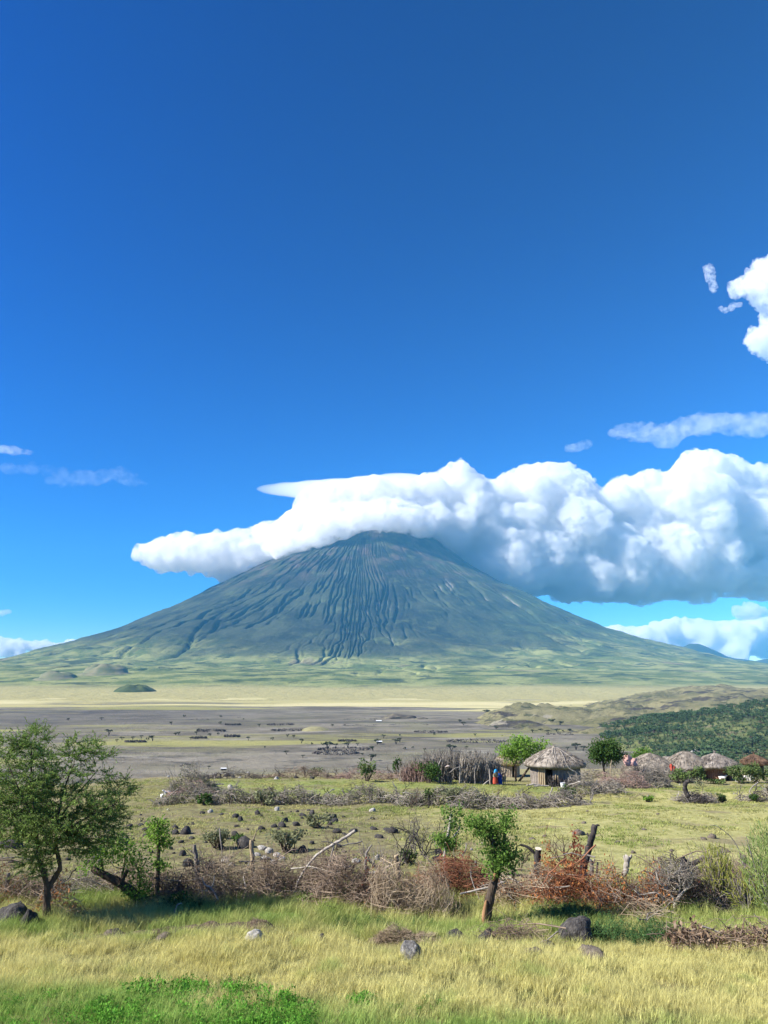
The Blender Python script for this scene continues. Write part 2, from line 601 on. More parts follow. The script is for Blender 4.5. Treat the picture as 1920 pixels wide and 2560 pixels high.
def small_cone(name, x0, x1, ytop, ybase, stops, label, dist=None, crater=0.15, seed=1):
    """A little cinder cone standing on the plain or the lower slope."""
    m = mat(name + '_slope', stops, scale=0.02, detail=6, coords='World')
    c = pl((x0 + x1) / 2, ybase)
    if dist is not None:
        for dd in np.arange(3000, 8000, 20.0):
            c = at((x0 + x1) / 2, ybase, dd)
            if c.z < volcano_profile(math.hypot(c.x - VX, c.y - VY)): break
    d = c.y
    rad = (x1 - x0) / 2 / FPX * d
    H = (ybase - ytop) / FPX * d
    nr, nc = 26, 60
    q = np.linspace(0, 1.35, nr)
    t = np.linspace(0, 2 * math.pi, nc, endpoint=False)
    Q, T = np.meshgrid(q, t, indexing='ij')
    hprof = np.where(Q < crater, 0.93 + 0.07 * (Q / crater) ** 2, np.clip(1 - ((Q - crater) / (1 - crater)) ** 1.25, -0.6, 1))
    hprof = np.where(Q > 0.8, np.minimum(hprof, 0.25 * np.maximum(1.15 - Q, -1)), hprof)
    X, Y = Q * rad * np.cos(T), Q * rad * np.sin(T) * 0.9
    Z = H * hprof * (1 + 0.22 * vnoise(np.cos(T) * 1.7 + seed, np.sin(T) * 1.7, seed=seed)) + 0.05 * H * fbm(X / rad * 5, Y / rad * 5, octaves=3, seed=seed)
    me = mesh_from(name, np.stack([X, Y, Z], -1).reshape(-1, 3), grid_faces(nr, nc, True), m, True)
    o = bpy.data.objects.new(name, me)
    link(o)
    o.location = (c.x, c.y, c.z - 0.02 * H)
    return tag(o, label, kind='structure')


small_cone('hill', 272, 404, 1715, 1737, [(.35, (.030, .046, .018)), (.65, (.075, .095, .030))], 'low dark green cinder hill on the yellow plain at left', crater=0.3, seed=4)
small_cone('hill', 92, 200, 1680, 1696, [(.35, (.12, .135, .06)), (.65, (.195, .18, .10))], 'brown cinder cone at the left foot of the volcano', dist=5450, crater=0.42, seed=6)
small_cone('hill', 200, 330, 1664, 1684, [(.35, (.12, .135, .06)), (.65, (.20, .18, .10))], 'larger brown cinder cone right of the first at the volcano foot', dist=6000, crater=0.42, seed=9)


# ------------------------------------------------------------------ ridges right of the plain
def ridge_sheet(rows, fn_noise, ncol=220, sub=14):
    """rows: lists of world points, front foot to back foot; lofted with smooth interpolation."""
    def resample(p, n):
        p = np.array([tuple(v) for v in p])
        s = np.concatenate([[0], np.cumsum(np.linalg.norm(np.diff(p[:, :2], axis=0), axis=1))])
        s /= s[-1]
        q = np.linspace(0, 1, n)
        return np.stack([np.interp(q, s, p[:, k]) for k in range(3)], -1)
    R = np.array([resample(r, ncol) for r in rows])
    out = []
    k = len(R)
    for i in range(k - 1):
        p0, p1, p2, p3 = R[max(i - 1, 0)], R[i], R[i + 1], R[min(i + 2, k - 1)]
        for j in range(sub):
            t = j / sub
            lin = p1 * (1 - t) + p2 * t
            cub = 0.5 * (2 * p1 + (p2 - p0) * t + (2 * p0 - 5 * p1 + 4 * p2 - p3) * t * t + (3 * p1 - p0 - 3 * p2 + p3) * t ** 3)
            out.append(0.5 * lin + 0.5 * cub)
    out.append(R[-1])
    G = np.array(out)
    edge = np.ones(G.shape[:2])
    edge *= sstep(0, 6, np.arange(len(G)))[:, None] * sstep(0, 6, len(G) - 1 - np.arange(len(G)))[:, None]
    G[:, :, 2] += fn_noise(G[:, :, 0], G[:, :, 1]) * edge
    return G


def low(v, z=-69.0):
    return Vector((v.x, v.y, z))


def build_rocky_ridge():
    foot = [pl(1165, 1806), pl(1230, 1832), pl(1330, 1846), pl(1450, 1858), pl(1600, 1862), pl(1800, 1872), pl(2150, 1880)]
    mid = [at(1172, 1802, 1290), at(1235, 1795, 1180), at(1330, 1793, 1150), at(1450, 1806, 1120), at(1600, 1790, 1150), at(1800, 1775, 1200), at(2150, 1770, 1250)]
    top = [at(1180, 1799, 1340), at(1260, 1772, 1420), at(1370, 1762, 1500), at(1480, 1769, 1450), at(1600, 1752, 1600), at(1800, 1738, 1600), at(2150, 1735, 1650)]
    top2 = [at(1195, 1798, 1420), at(1330, 1782, 1800), at(1470, 1762, 2000), at(1580, 1738, 2100), at(1700, 1722, 2200), at(1790, 1716, 2250), at(1860, 1722, 2250), at(2150, 1715, 2300)]
    back = [at(1200, 1796, 1500), pl(1330, 1770), pl(1470, 1757), pl(1600, 1748), pl(1800, 1743), pl(2150, 1740)]
    nz = lambda x, y: 6.0 * fbm(x / 90, y / 90, octaves=5, seed=51, gain=.58) + 9.0 * (np.abs(vnoise(x / 65, y / 60, seed=53)) - .75) + 3.0 * np.abs(vnoise(x / 22, y / 25, seed=54))
    rows = [[low(p) for p in foot], mid, top, top2, [low(p) for p in back]]
    G = ridge_sheet(rows, nz, 260, 16)
    n = NT('rocky_slope')
    col = n.mix(n.step(0.35, 0.65, n.noise(0.012, detail=6, rough=0.6)), (0.14, 0.135, 0.066), (0.25, 0.225, 0.115))
    col = n.mix(n.math('MULTIPLY', n.step(0.52, 0.60, n.noise(0.011, stretch=(0.6, 1.2, 4), detail=7, rough=0.7, offset=(31, 7, 0))), 0.95), col, (0.062, 0.054, 0.048))
    col = n.mix(n.math('MULTIPLY', n.step(0.66, 0.70, n.noise(0.02, detail=4, rough=0.6, offset=(13, 5, 0))), 0.6), col, (0.36, 0.32, 0.25))
    col = n.mix(n.math('MULTIPLY', n.step(0.60, 0.66, n.noise(0.03, detail=4, offset=(2, 55, 0))), 0.7), col, (0.045, 0.055, 0.028))
    n.bump(n.noise(0.08, detail=6, rough=0.75), 1.0, 5.0)
    me = mesh_from('rocky_hill', G.reshape(-1, 3), grid_faces(G.shape[0], G.shape[1]), n.out(col), True)
    o = bpy.data.objects.new('rocky_hill', me)
    link(o)
    tag(o, 'long rocky olive hill behind the bushy slope at right', kind='structure')


def build_bushy_hill():
    foot = [pl(1430, 1838), pl(1480, 1856), pl(1560, 1890), pl(1640, 1928), pl(1700, 1955), pl(1900, 1985), pl(2200, 2000)]
    mid = [at(1436, 1834, 1010), at(1520, 1832, 950), at(1620, 1845, 830), at(1700, 1855, 760), at(1790, 1850, 720), at(1950, 1835, 700), at(2250, 1830, 690)]
    top = [at(1440, 1831, 1040), at(1540, 1815, 1060), at(1640, 1796, 1080), at(1740, 1783, 1100), at(1840, 1767, 1120), at(1920, 1752, 1120), at(2250, 1735, 1100)]
    back = [pl(1450, 1826), pl(1540, 1822), pl(1640, 1818), pl(1800, 1815), pl(1920, 1815), pl(2250, 1815)]
    nz = lambda x, y: 3.0 * fbm(x / 70, y / 70, octaves=3, seed=61)
    G = ridge_sheet([[low(p) for p in foot], mid, top, [low(p) for p in back]], nz, 160, 16)
    n = NT('bushy_slope')
    col = n.mix(n.step(0.38, 0.62, n.noise(0.02, detail=6, rough=0.65)), (0.065, 0.085, 0.032), (0.15, 0.165, 0.06))
    col = n.mix(n.math('MULTIPLY', n.step(0.60, 0.66, n.noise(0.025, detail=5, offset=(5, 5, 2))), 0.7), col, (0.16, 0.135, 0.085))
    me = mesh_from('bushy_hill', G.reshape(-1, 3), grid_faces(G.shape[0], G.shape[1]), n.out(col), True)
    o = bpy.data.objects.new('bushy_hill', me)
    link(o)
    tag(o, 'green hillside dotted with dark shrubs behind the right hand huts', kind='structure')
    return G


build_rocky_ridge()
BUSHY = build_bushy_hill()


def build_far_hills():
    """Two blue hills far beyond the right flank of the volcano."""
    m = mat('far_hill', [(.3, (.02, .03, .02)), (.7, (.05, .06, .03))], scale=0.002, coords='World')
    for k, (prof, d, lab) in enumerate(((((1640, 1700), (1690, 1632), (1722, 1614), (1748, 1611), (1775, 1622), (1805, 1637), (1850, 1647), (1900, 1654), (1990, 1668), (2200, 1700)), 13200, 'distant blue hill on the skyline right of the volcano'),
                                        (((1870, 1700), (1895, 1655), (1912, 1648), (1930, 1642), (1990, 1630), (2080, 1640), (2250, 1700)), 12200, 'far blue hill cut off by the right edge of the view'))):
        P = [at(x, y, d) for x, y in prof]
        xs = np.linspace(P[0].x, P[-1].x, 90)
        zs = np.interp(xs, [p.x for p in P], [p.z for p in P])
        zs = zs + 14 * fbm(xs / 300, xs * 0, octaves=3, seed=70 + k)
        prof_y = np.linspace(-1, 1, 15)
        rows = []
        for q in prof_y:
            f = (1 - abs(q) ** 1.3)
            rows.append(np.stack([xs, np.full_like(xs, d + q * 1400), -75 + (zs + 75) * f], -1))
        G = np.array(rows)
        G[:, :, 2] += 18 * fbm(G[:, :, 0] / 350, G[:, :, 1] / 350, octaves=3, seed=75) * (G[:, :, 2] > -60)
        me = mesh_from('hill', G.reshape(-1, 3), grid_faces(15, 90), m, True)
        o = bpy.data.objects.new('hill', me)
        link(o)
        tag(o, lab, kind='structure')


build_far_hills()


# ------------------------------------------------------------------ clouds
def remesh_blobs(blobs, voxel):
    """Union of ellipsoids (centre, radii) as one closed skin."""
    ico = bpy.data.meshes.new('tmp')
    import bmesh
    bm = bmesh.new()
    bmesh.ops.create_icosphere(bm, subdivisions=3, radius=1.0)
    bm.to_mesh(ico)
    bm.free()
    v0 = np.array([v.co[:] for v in ico.vertices])
    f0 = np.array([p.vertices[:] for p in ico.polygons])
    V, F = [], []
    for k, (c, r) in enumerate(blobs):
        V.append(v0 * np.asarray(r) + np.asarray(c))
        F.append(f0 + k * len(v0))
    me = mesh_from('tmp', np.vstack(V), np.vstack(F))
    o = bpy.data.objects.new('tmp', me)
    COL.objects.link(o)
    md = o.modifiers.new('r', 'REMESH')
    md.mode = 'VOXEL'
    md.voxel_size = voxel
    sm = o.modifiers.new('s', 'SMOOTH')
    sm.iterations = 3
    dg = bpy.context.evaluated_depsgraph_get()
    out = bpy.data.meshes.new_from_object(o.evaluated_get(dg))
    bpy.data.objects.remove(o)
    bpy.data.meshes.remove(me)
    bpy.data.meshes.remove(ico)
    return out


def clean_skin(me, voxel):
    """Remesh once more, so that no crease folds through itself; drop shut-in hollows."""
    import bmesh
    o = bpy.data.objects.new('tmp', me)
    COL.objects.link(o)
    md = o.modifiers.new('r', 'REMESH')
    md.mode = 'VOXEL'
    md.voxel_size = voxel
    dg = bpy.context.evaluated_depsgraph_get()
    out = bpy.data.meshes.new_from_object(o.evaluated_get(dg))
    bpy.data.objects.remove(o)
    bpy.data.meshes.remove(me)
    # hollows are islands whose signed volume is negative
    n = len(out.vertices)
    co = np.empty(n * 3, np.float32); out.vertices.foreach_get('co', co); co = co.reshape(-1, 3).astype(float)
    ed = np.empty(len(out.edges) * 2, np.int32); out.edges.foreach_get('vertices', ed); ed = ed.reshape(-1, 2)
    lab = np.arange(n)
    for _ in range(400):
        m = np.minimum(lab[ed[:, 0]], lab[ed[:, 1]])
        new = lab.copy()
        np.minimum.at(new, ed[:, 0], m); np.minimum.at(new, ed[:, 1], m)
        new = new[new]
        if (new == lab).all(): break
        lab = new
    quads = np.array([p.vertices[:] for p in out.polygons if len(p.vertices) == 4])
    c0 = co.mean(0)
    a, b2, c, d = [co[quads[:, i]] - c0 for i in range(4)]
    vol = (np.einsum('ij,ij->i', a, np.cross(b2, c)) + np.einsum('ij,ij->i', a, np.cross(c, d))) / 6
    keep = np.ones(len(quads), bool)
    fl = lab[quads[:, 0]]
    for l in np.unique(fl):
        if vol[fl == l].sum() <= 0 or (fl == l).sum() < 40: keep[fl == l] = False
    quads = quads[keep]
    used = np.unique(quads)
    remap = np.zeros(n, np.int64); remap[used] = np.arange(len(used))
    bpy.data.meshes.remove(out)
    return mesh_from('cloud', co[used], remap[quads], (), True)


def puff_up(me, scale, amps, calm=None, seed=0):
    """Push the skin out along its normals with rounded billows."""
    n = len(me.vertices)
    co = np.empty(n * 3, np.float32); me.vertices.foreach_get('co', co)
    no = np.empty(n * 3, np.float32); me.vertices.foreach_get('normal', no)
    co = co.reshape(-1, 3).astype(float); no = no.reshape(-1, 3)
    d = np.zeros(n)
    for k, a in enumerate(amps):
        s = scale * 2.3 ** k
        q = co / scale * 2.3 ** k
        wx = 0.35 * vnoise(q[:, 0] * .8 + 5, q[:, 1] * .8, q[:, 2] * .8, seed=seed + 50 + k)
        d += a * (np.abs(vnoise(q[:, 0] + wx, q[:, 1] - wx, q[:, 2] + wx, seed=seed + k)) * 2.2 - 0.45)
    if calm is not None:
        d *= calm(co)
    co = co + no * d[:, None]
    me.vertices.foreach_set('co', co.astype(np.float32).ravel())
    me.update()


CLOUD_COLOR = (0.988, 0.988, 0.988)


def cloud(label, blobs_px, voxel, scale, amps, density, calm=None, seed=0, aniso=0.25, torn=None):
    """blobs_px: (x, y, rx, ry in photograph pixels, distance, depth radius in metres)."""
    B = []
    for x, y, rx, ry, d, rd in blobs_px:
        c = at(x, y, d)
        k = d / FPX
        B.append(((c.x, c.y, c.z), (rx * k, rd, ry * k)))
    me = remesh_blobs(B, voxel)
    puff_up(me, scale, amps, calm, seed)
    me = clean_skin(me, voxel)
    me.materials.clear()
    me.materials.append(volume_mat('cloud_vapour', density, CLOUD_COLOR, aniso, torn))
    me.name = 'cloud'
    o = bpy.data.objects.new('cloud', me)
    link(o)
    return tag(o, label, kind='stuff')


def fill_outline(top, bottom, d, rd, rng, n, rmin, rmax):
    """Blobs packed between two polylines in the picture's own angles, at a range of distances."""
    tx, ty = zip(*top); bx, by = zip(*bottom)
    out = []
    for _ in range(n):
        x = rng.uniform(max(tx[0], bx[0]), min(tx[-1], bx[-1]))
        yt, yb = np.interp(x, tx, ty), np.interp(x, bx, by)
        hgt = yb - yt
        r = min(rng.uniform(rmin, rmax), hgt * 0.5)
        y = rng.uniform(yt + r, max(yb - r * 0.8, yt + r + 0.1))
        dd = np.interp(x, *d) + rng.uniform(-1, 1) * rd
        out.append((x, y, r * rng.uniform(1.0, 1.25), r, dd, r * dd / FPX * rng.uniform(0.9, 1.2)))
    # rim along the top so that the outline is followed
    s = tx[0]
    while s < tx[-1]:
        yt, yb = np.interp(s, tx, ty), np.interp(s, bx, by)
        r = min(rng.uniform(rmin, 0.55 * rmax + .45 * rmin), (yb - yt) * 0.5)
        dd = np.interp(s, *d) + rng.uniform(-0.6, 0.3) * rd
        out.append((s, yt + r * 0.95, r * 1.1, r, dd, r * dd / FPX * 1.1))
        s += r * 0.7
    return out


def build_clouds():
    rng = np.random.default_rng(19)
    # the great bank: draped over the summit, running off behind the right flank
    top = [(930, 1190), (1010, 1208), (1075, 1188), (1105, 1180), (1135, 1172), (1180, 1196), (1230, 1222), (1290, 1190), (1340, 1170), (1410, 1166), (1445, 1192), (1475, 1222), (1535, 1232), (1570, 1196), (1640, 1180), (1690, 1188), (1735, 1150), (1790, 1146), (1860, 1160), (1960, 1180), (2150, 1180)]
    bot = [(930, 1330), (1010, 1335), (1080, 1350), (1180, 1420), (1300, 1480), (1400, 1500), (1520, 1505), (1650, 1498), (1780, 1480), (1960, 1470), (2150, 1465)]
    dist = ([930, 1060, 1200, 1500, 2200], [9850, 9950, 10150, 10400, 10700])
    B = fill_outline(top, bot, dist, 380, rng, 230, 30, 80)
    for x in np.arange(1010, 2150, 26):
        yt, yb = np.interp(x, *zip(*top)), np.interp(x, *zip(*bot))
        B.append((x, (yt + yb) / 2 + 4, 60, (yb - yt) * .40, np.interp(x, *dist) + 60, 480))
    # flat shelf under it
    for x in np.linspace(1240, 2100, 16):
        B.append((x, np.interp(x, *zip(*bot)) - 38 + rng.uniform(-5, 5), 85, 26, np.interp(x, *dist), 620))
    # cap over the summit
    for x, y, rx, ry, dd, rd in ((800, 1268, 70, 52, 9800, 420), (850, 1268, 90, 62, 9700, 520), (920, 1262, 95, 66, 9700, 560), (990, 1268, 95, 66, 9750, 560), (1050, 1275, 90, 68, 9900, 520),
                                 (760, 1310, 56, 44, 9450, 300), (800, 1306, 50, 40, 9300, 240), (850, 1296, 60, 40, 9200, 220), (905, 1288, 60, 36, 9150, 220), (960, 1292, 60, 40, 9150, 220), (1015, 1296, 60, 44, 9250, 240), (1065, 1304, 55, 46, 9450, 300), (1100, 1335, 60, 44, 9900, 380),
                                 (722, 1345, 40, 32, 9420, 160), (690, 1372, 34, 24, 9420, 120),
                                 (706, 1374, 34, 26, 9130, 150), (750, 1356, 40, 28, 9030, 150), (796, 1332, 44, 30, 8930, 150), (846, 1312, 46, 28, 8880, 150), (900, 1296, 50, 26, 8900, 150), (956, 1298, 50, 28, 8900, 150), (1008, 1298, 46, 28, 8960, 150), (1056, 1312, 36, 26, 9100, 150)):
        B.append((x, y, rx, ry, dd, rd))
    # tongue running down to the left
    ltop = [(352, 1362), (380, 1362), (420, 1342), (470, 1332), (510, 1340), (560, 1340), (620, 1325), (680, 1305), (720, 1290), (760, 1262), (800, 1240)]
    lbot = [(352, 1405), (400, 1418), (470, 1426), (560, 1434), (640, 1420), (700, 1395), (760, 1378), (800, 1360)]
    B += fill_outline(ltop, lbot, ([350, 800], [9500, 9650]), 120, rng, 60, 18, 48)

    def calm(co):
        # smooth where the wind combs the cap, lumpy on the right
        u = co[:, 0] / co[:, 1] * FPX / math.cos(PITCH) + 960
        return 0.42 + 0.58 * sstep(1020, 1180, u) + 0.42 * (1 - sstep(560, 720, u))
    cloud('great white cloud bank covering the volcano summit and spreading right', B, 26.0, 420.0, (74, 36, 26, 19, 13), 0.019, calm, seed=2, torn=(95.0, 0.37, 0.58))
    # smooth lens that pokes out left above the cap
    lens = [(700, 1224, 62, 5, 9700, 300), (745, 1225, 85, 10, 9700, 380), (800, 1226, 95, 18, 9720, 420), (860, 1226, 110, 24, 9750, 450), (930, 1222, 110, 27, 9800, 450), (1000, 1212, 90, 24, 9850, 420)]
    cloud('smooth thin lens of cloud jutting left from the summit cap', lens, 14.0, 300.0, (6, 2), 0.0045, None, seed=4)
    # broken cumulus at upper right
    ur = [(1900, 705, 45, 38, 8000, 170), (1935, 690, 50, 46, 8060, 200), (1870, 722, 40, 18, 8000, 110), (1838, 716, 22, 11, 8000, 60), (1915, 745, 35, 25, 8000, 100), (1930, 775, 20, 22, 8000, 80), (1905, 855, 34, 32, 8000, 130), (1940, 850, 44, 48, 8060, 170), (1925, 815, 26, 30, 8024, 100), (1885, 838, 18, 16, 8000, 60), (2000, 760, 70, 80, 8120, 250)]
    cloud('broken white cloud cut by the right edge high in the sky', ur, 8.0, 155.0, (42, 30, 18, 10), 0.020, None, seed=6, torn=(75.0, 0.38, 0.62))
    wp = [(1775, 690, 10, 20, 8000, 40), (1783, 712, 9, 22, 8000, 40), (1772, 672, 16, 10, 8000, 40), (1815, 772, 22, 5, 8000, 30), (1840, 762, 14, 6, 8000, 30)]
    cloud('small torn wisp left of the high right hand cloud', wp, 5.0, 60.0, (20, 10, 5), 0.012, None, seed=8, torn=(40.0, 0.38, 0.62))
    # thin grey streak
    st = [(1560, 1078, 40, 10, 14500, 300), (1610, 1082, 55, 15, 14500, 350), (1670, 1086, 50, 26, 14500, 350), (1720, 1066, 55, 23, 14500, 380), (1780, 1058, 60, 22, 14500, 380), (1840, 1060, 70, 24, 14500, 380), (1910, 1060, 70, 26, 14500, 400), (2000, 1062, 70, 28, 14500, 400)]
    cloud('long thin grey cloud streak above the right bank', st, 26.0, 260.0, (60, 32, 14), 0.0018, None, seed=10, torn=(230.0, 0.36, 0.66))
    cloud('faint puff left of the thin grey streak', [(1440, 1118, 30, 9, 14500, 200), (1465, 1112, 20, 10, 14500, 160)], 18.0, 160.0, (35, 16), 0.0016, None, seed=12, torn=(150.0, 0.38, 0.66))
    # left wisps
    cloud('thin white streak at the left edge of the sky', [(10, 1124, 50, 8, 15000, 200), (50, 1130, 38, 6, 15000, 150), (-60, 1122, 70, 12, 15000, 250)], 14.0, 160.0, (18, 8), 0.0022, None, seed=14, torn=(170.0, 0.36, 0.64))
    cloud('faint wispy veil low in the left sky', [(170, 1203, 50, 7, 15500, 300), (230, 1193, 70, 12, 15500, 350), (290, 1186, 55, 10, 15500, 300), (330, 1206, 40, 5, 15500, 250), (130, 1178, 30, 7, 15500, 250), (60, 1172, 60, 6, 15500, 250)], 18.0, 200.0, (55, 28, 12), 0.00055, None, seed=16, torn=(210.0, 0.40, 0.68))
    # cumulus low behind the right flank
    rt = [(1480, 1625), (1545, 1572), (1600, 1566), (1660, 1556), (1700, 1550), (1745, 1560), (1770, 1566), (1820, 1552), (1870, 1548), (1930, 1545), (2150, 1550)]
    rb = [(1480, 1640), (1560, 1642), (1700, 1655), (1930, 1665), (2150, 1670)]
    cloud('low bank of white cumulus behind the right foot of the volcano', fill_outline(rt, rb, ([1480, 2150], [26000, 26000]), 900, rng, 60, 15, 42), 60.0, 700.0, (150, 75, 34), 0.008, None, seed=18, torn=(500.0, 0.30, 0.50))
    cloud('small grey puff above the low right cumulus', [(1850, 1527, 16, 13, 23000, 200), (1875, 1522, 22, 17, 23000, 260), (1900, 1532, 20, 11, 23000, 220), (1870, 1536, 34, 8, 23000, 240)], 26.0, 300.0, (70, 35, 16), 0.006, None, seed=20, torn=(160.0, 0.32, 0.55))
    lt = [(-120, 1585), (-40, 1595), (20, 1598), (60, 1606), (100, 1600), (135, 1612), (240, 1590)]
    lb = [(-120, 1650), (20, 1650), (135, 1640), (240, 1600)]
    cloud('low white clouds on the left horizon behind the slope', fill_outline(lt, lb, ([-120, 240], [26000, 26000]), 500, rng, 34, 8, 20), 40.0, 450.0, (90, 45, 20), 0.006, None, seed=22, torn=(300.0, 0.30, 0.52))
    cloud('tiny cloud puff at the left edge above the slope', [(0, 1532, 20, 6, 23000, 160), (16, 1530, 12, 5, 23000, 120)], 24.0, 200.0, (25, 12), 0.0028, None, seed=24)


build_clouds()


# ------------------------------------------------------------------ the air
def build_haze():
    mb = MB()
    mb.box((-17500, -3000, -80), (17500, 20500, 3450))
    o = mb.build('haze', volume_mat('air', SUN_HAZE, (0.15, 0.58, 1.0), -0.42))
    tag(o, 'pale blue air between the camera and the far slopes', kind='stuff')


build_haze()

# ------------------------------------------------------------------ the near ground
def crest(x):
    x = np.asarray(x, float)
    return np.interp(x, [-60, -27, -21, -12, 0, 12, 20, 60], [60, 70, 80, 87, 88, 90, 95, 100]) + 1.0 * vnoise(x / 5.0, x * 0, seed=90)


def height(x, y):
    x = np.asarray(x, float)
    y = np.asarray(y, float)
    base = -0.069 * y
    bank = 3.0 * (1 - sstep(1.5, 11.0, y))
    z = base + bank
    z = z + 0.10 * fbm(x / 3.2, y / 3.2, octaves=3, seed=80) * sstep(9, 14, y) + 0.30 * vnoise(x / 17, y / 17, seed=84) * sstep(22, 40, y)
    # low earth bank across the right hand field
    yb = 53.0 + 0.10 * (x - 14) + 0.5 * vnoise(x / 4, x * 0, seed=85)
    z = z + 0.30 * sstep(yb - 0.35, yb + 0.1, y) * sstep(12, 14.5, x) * (1 - sstep(58, 66, y))
    c = crest(x)
    over = np.maximum(y - c, 0)
    z = z - 0.42 * (np.sqrt(over ** 2 + 9) - 3) * (over > 0)
    return np.maximum(z, -67.0)


def gp(x, y):
    """Where the sight line through photograph pixel (x, y) meets the near ground."""
    a, b = ray(x, y)
    lo = 10.0
    d = lo
    while d < 160 and CZ + b * d > float(height(a * d, d)):
        lo = d
        d += 0.5
    hi = d
    for _ in range(20):
        m = (lo + hi) / 2
        if CZ + b * m > float(height(a * m, m)): lo = m
        else: hi = m
    return Vector((a * hi, hi, float(height(a * hi, hi))))


def on(x, d):
    """Ground point on the vertical through pixel column x at distance d."""
    X = ray(x, 1900)[0] * d
    return Vector((X, d, float(height(X, d))))


def build_ground():
    n = NT('field_soil')
    big = n.noise(0.11, detail=5, rough=0.6)
    fine = n.noise(2.2, detail=5, rough=0.65)
    olive = n.mix(n.step(0.34, 0.66, fine), (0.135, 0.115, 0.065), (0.24, 0.225, 0.098))
    pale = n.mix(n.step(0.34, 0.66, fine), (0.26, 0.25, 0.090), (0.39, 0.365, 0.15))
    side = n.math('ADD', n.math('ADD', n.x, n.math('MULTIPLY', n.math('SUBTRACT', n.y, 40.0), 0.16)), n.math('MULTIPLY', n.math('SUBTRACT', big, 0.5), 16.0))
    col = n.mix(n.step(-2.0, 7.0, side), olive, pale)
    lush = n.mix(n.step(0.35, 0.65, fine), (0.165, 0.195, 0.055), (0.245, 0.265, 0.085))
    vil = n.math('MULTIPLY', n.step(56.0, 60.0, n.y), n.step(74.0, 69.0, n.y))
    col = n.mix(n.math('MULTIPLY', vil, n.step(-20.0, -14.0, n.x)), col, lush)
    dust = n.math('MULTIPLY', n.step(0.53, 0.64, n.noise(0.35, detail=5, offset=(8, 2, 0))), 0.65)
    col = n.mix(dust, col, (0.205, 0.165, 0.105))
    rim = n.math('MULTIPLY', n.step(66.0, 74.0, n.y), 0.7)
    col = n.mix(rim, col, (0.25, 0.215, 0.125))
    nearg = n.mix(n.step(0.35, 0.62, n.noise(0.8, detail=4)), (0.085, 0.095, 0.032), (0.21, 0.185, 0.075))
    col = n.mix(n.step(27.0, 23.0, n.y), col, nearg)
    n.bump(n.noise(3.0, detail=6, rough=0.7), 0.8, 0.12)
    m = n.out(col)
    ys = np.concatenate([np.linspace(-60, 8, 16), np.geomspace(9, 240, 270)])
    u = np.linspace(-1, 1, 260)
    wd = np.maximum(ys * 0.95, 30) + 6
    X = wd[:, None] * u[None, :]
    Y = np.repeat(ys[:, None], 260, 1)
    Z = height(X, Y)
    me = mesh_from('ground', np.stack([X, Y, Z], -1).reshape(-1, 3), grid_faces(len(ys), 260), m, True)
    o = bpy.data.objects.new('ground', me)
    link(o)
    tag(o, 'sloping grassy field in front of the village with bare soil patches', kind='structure')


build_ground()


# ------------------------------------------------------------------ scattered ground plants (uncountable)
def scatter(name, pts, rot, scale, clumps, label, tilt=0.12):
    """One object: its vertices carry a turn and a size, and geometry nodes set a clump on each."""
    n = len(pts)
    me = bpy.data.meshes.new(name)
    me.vertices.add(n)
    me.vertices.foreach_set('co', np.asarray(pts, np.float32).ravel())
    rng = np.random.default_rng(n)
    R = np.stack([rng.normal(0, tilt, n), rng.normal(0, tilt, n), rot], -1).astype(np.float32)
    for nm, tp, vals, key in (('turn', 'FLOAT_VECTOR', R.ravel(), 'vector'), ('size', 'FLOAT', np.asarray(scale, np.float32), 'value'), ('pick', 'INT', rng.integers(0, len(clumps), n).astype(np.int32), 'value')):
        a = me.attributes.new(nm, tp, 'POINT')
        a.data.foreach_set(key, vals)
    c = bpy.data.collections.new(name + '_clumps')
    for k, (m, mt) in enumerate(clumps):
        o = bpy.data.objects.new(name + '_clump', m)
        c.objects.link(o)
    g = bpy.data.node_groups.new(name + '_nodes', 'GeometryNodeTree')
    g.interface.new_socket(name='Geometry', in_out='INPUT', socket_type='NodeSocketGeometry')
    g.interface.new_socket(name='Geometry', in_out='OUTPUT', socket_type='NodeSocketGeometry')
    N, L = g.nodes, g.links
    gi, go = N.new('NodeGroupInput'), N.new('NodeGroupOutput')
    ci = N.new('GeometryNodeCollectionInfo')
    ci.inputs['Collection'].default_value = c
    ci.inputs['Separate Children'].default_value = True
    ci.inputs['Reset Children'].default_value = True
    ip = N.new('GeometryNodeInstanceOnPoints')
    ip.inputs['Pick Instance'].default_value = True

    def attr(nm, tp):
        a = N.new('GeometryNodeInputNamedAttribute')
        a.data_type = tp
        a.inputs['Name'].default_value = nm
        return a.outputs['Attribute']
    L.new(gi.outputs[0], ip.inputs['Points'])
    L.new(ci.outputs[0], ip.inputs['Instance'])
    L.new(attr('pick', 'INT'), ip.inputs['Instance Index'])
    L.new(attr('turn', 'FLOAT_VECTOR'), ip.inputs['Rotation'])
    L.new(attr('size', 'FLOAT'), ip.inputs['Scale'])
    L.new(ip.outputs[0], go.inputs[0])
    o = bpy.data.objects.new(name, me)
    link(o)
    md = o.modifiers.new('scatter', 'NODES')
    md.node_group = g
    return tag(o, label, kind='stuff')


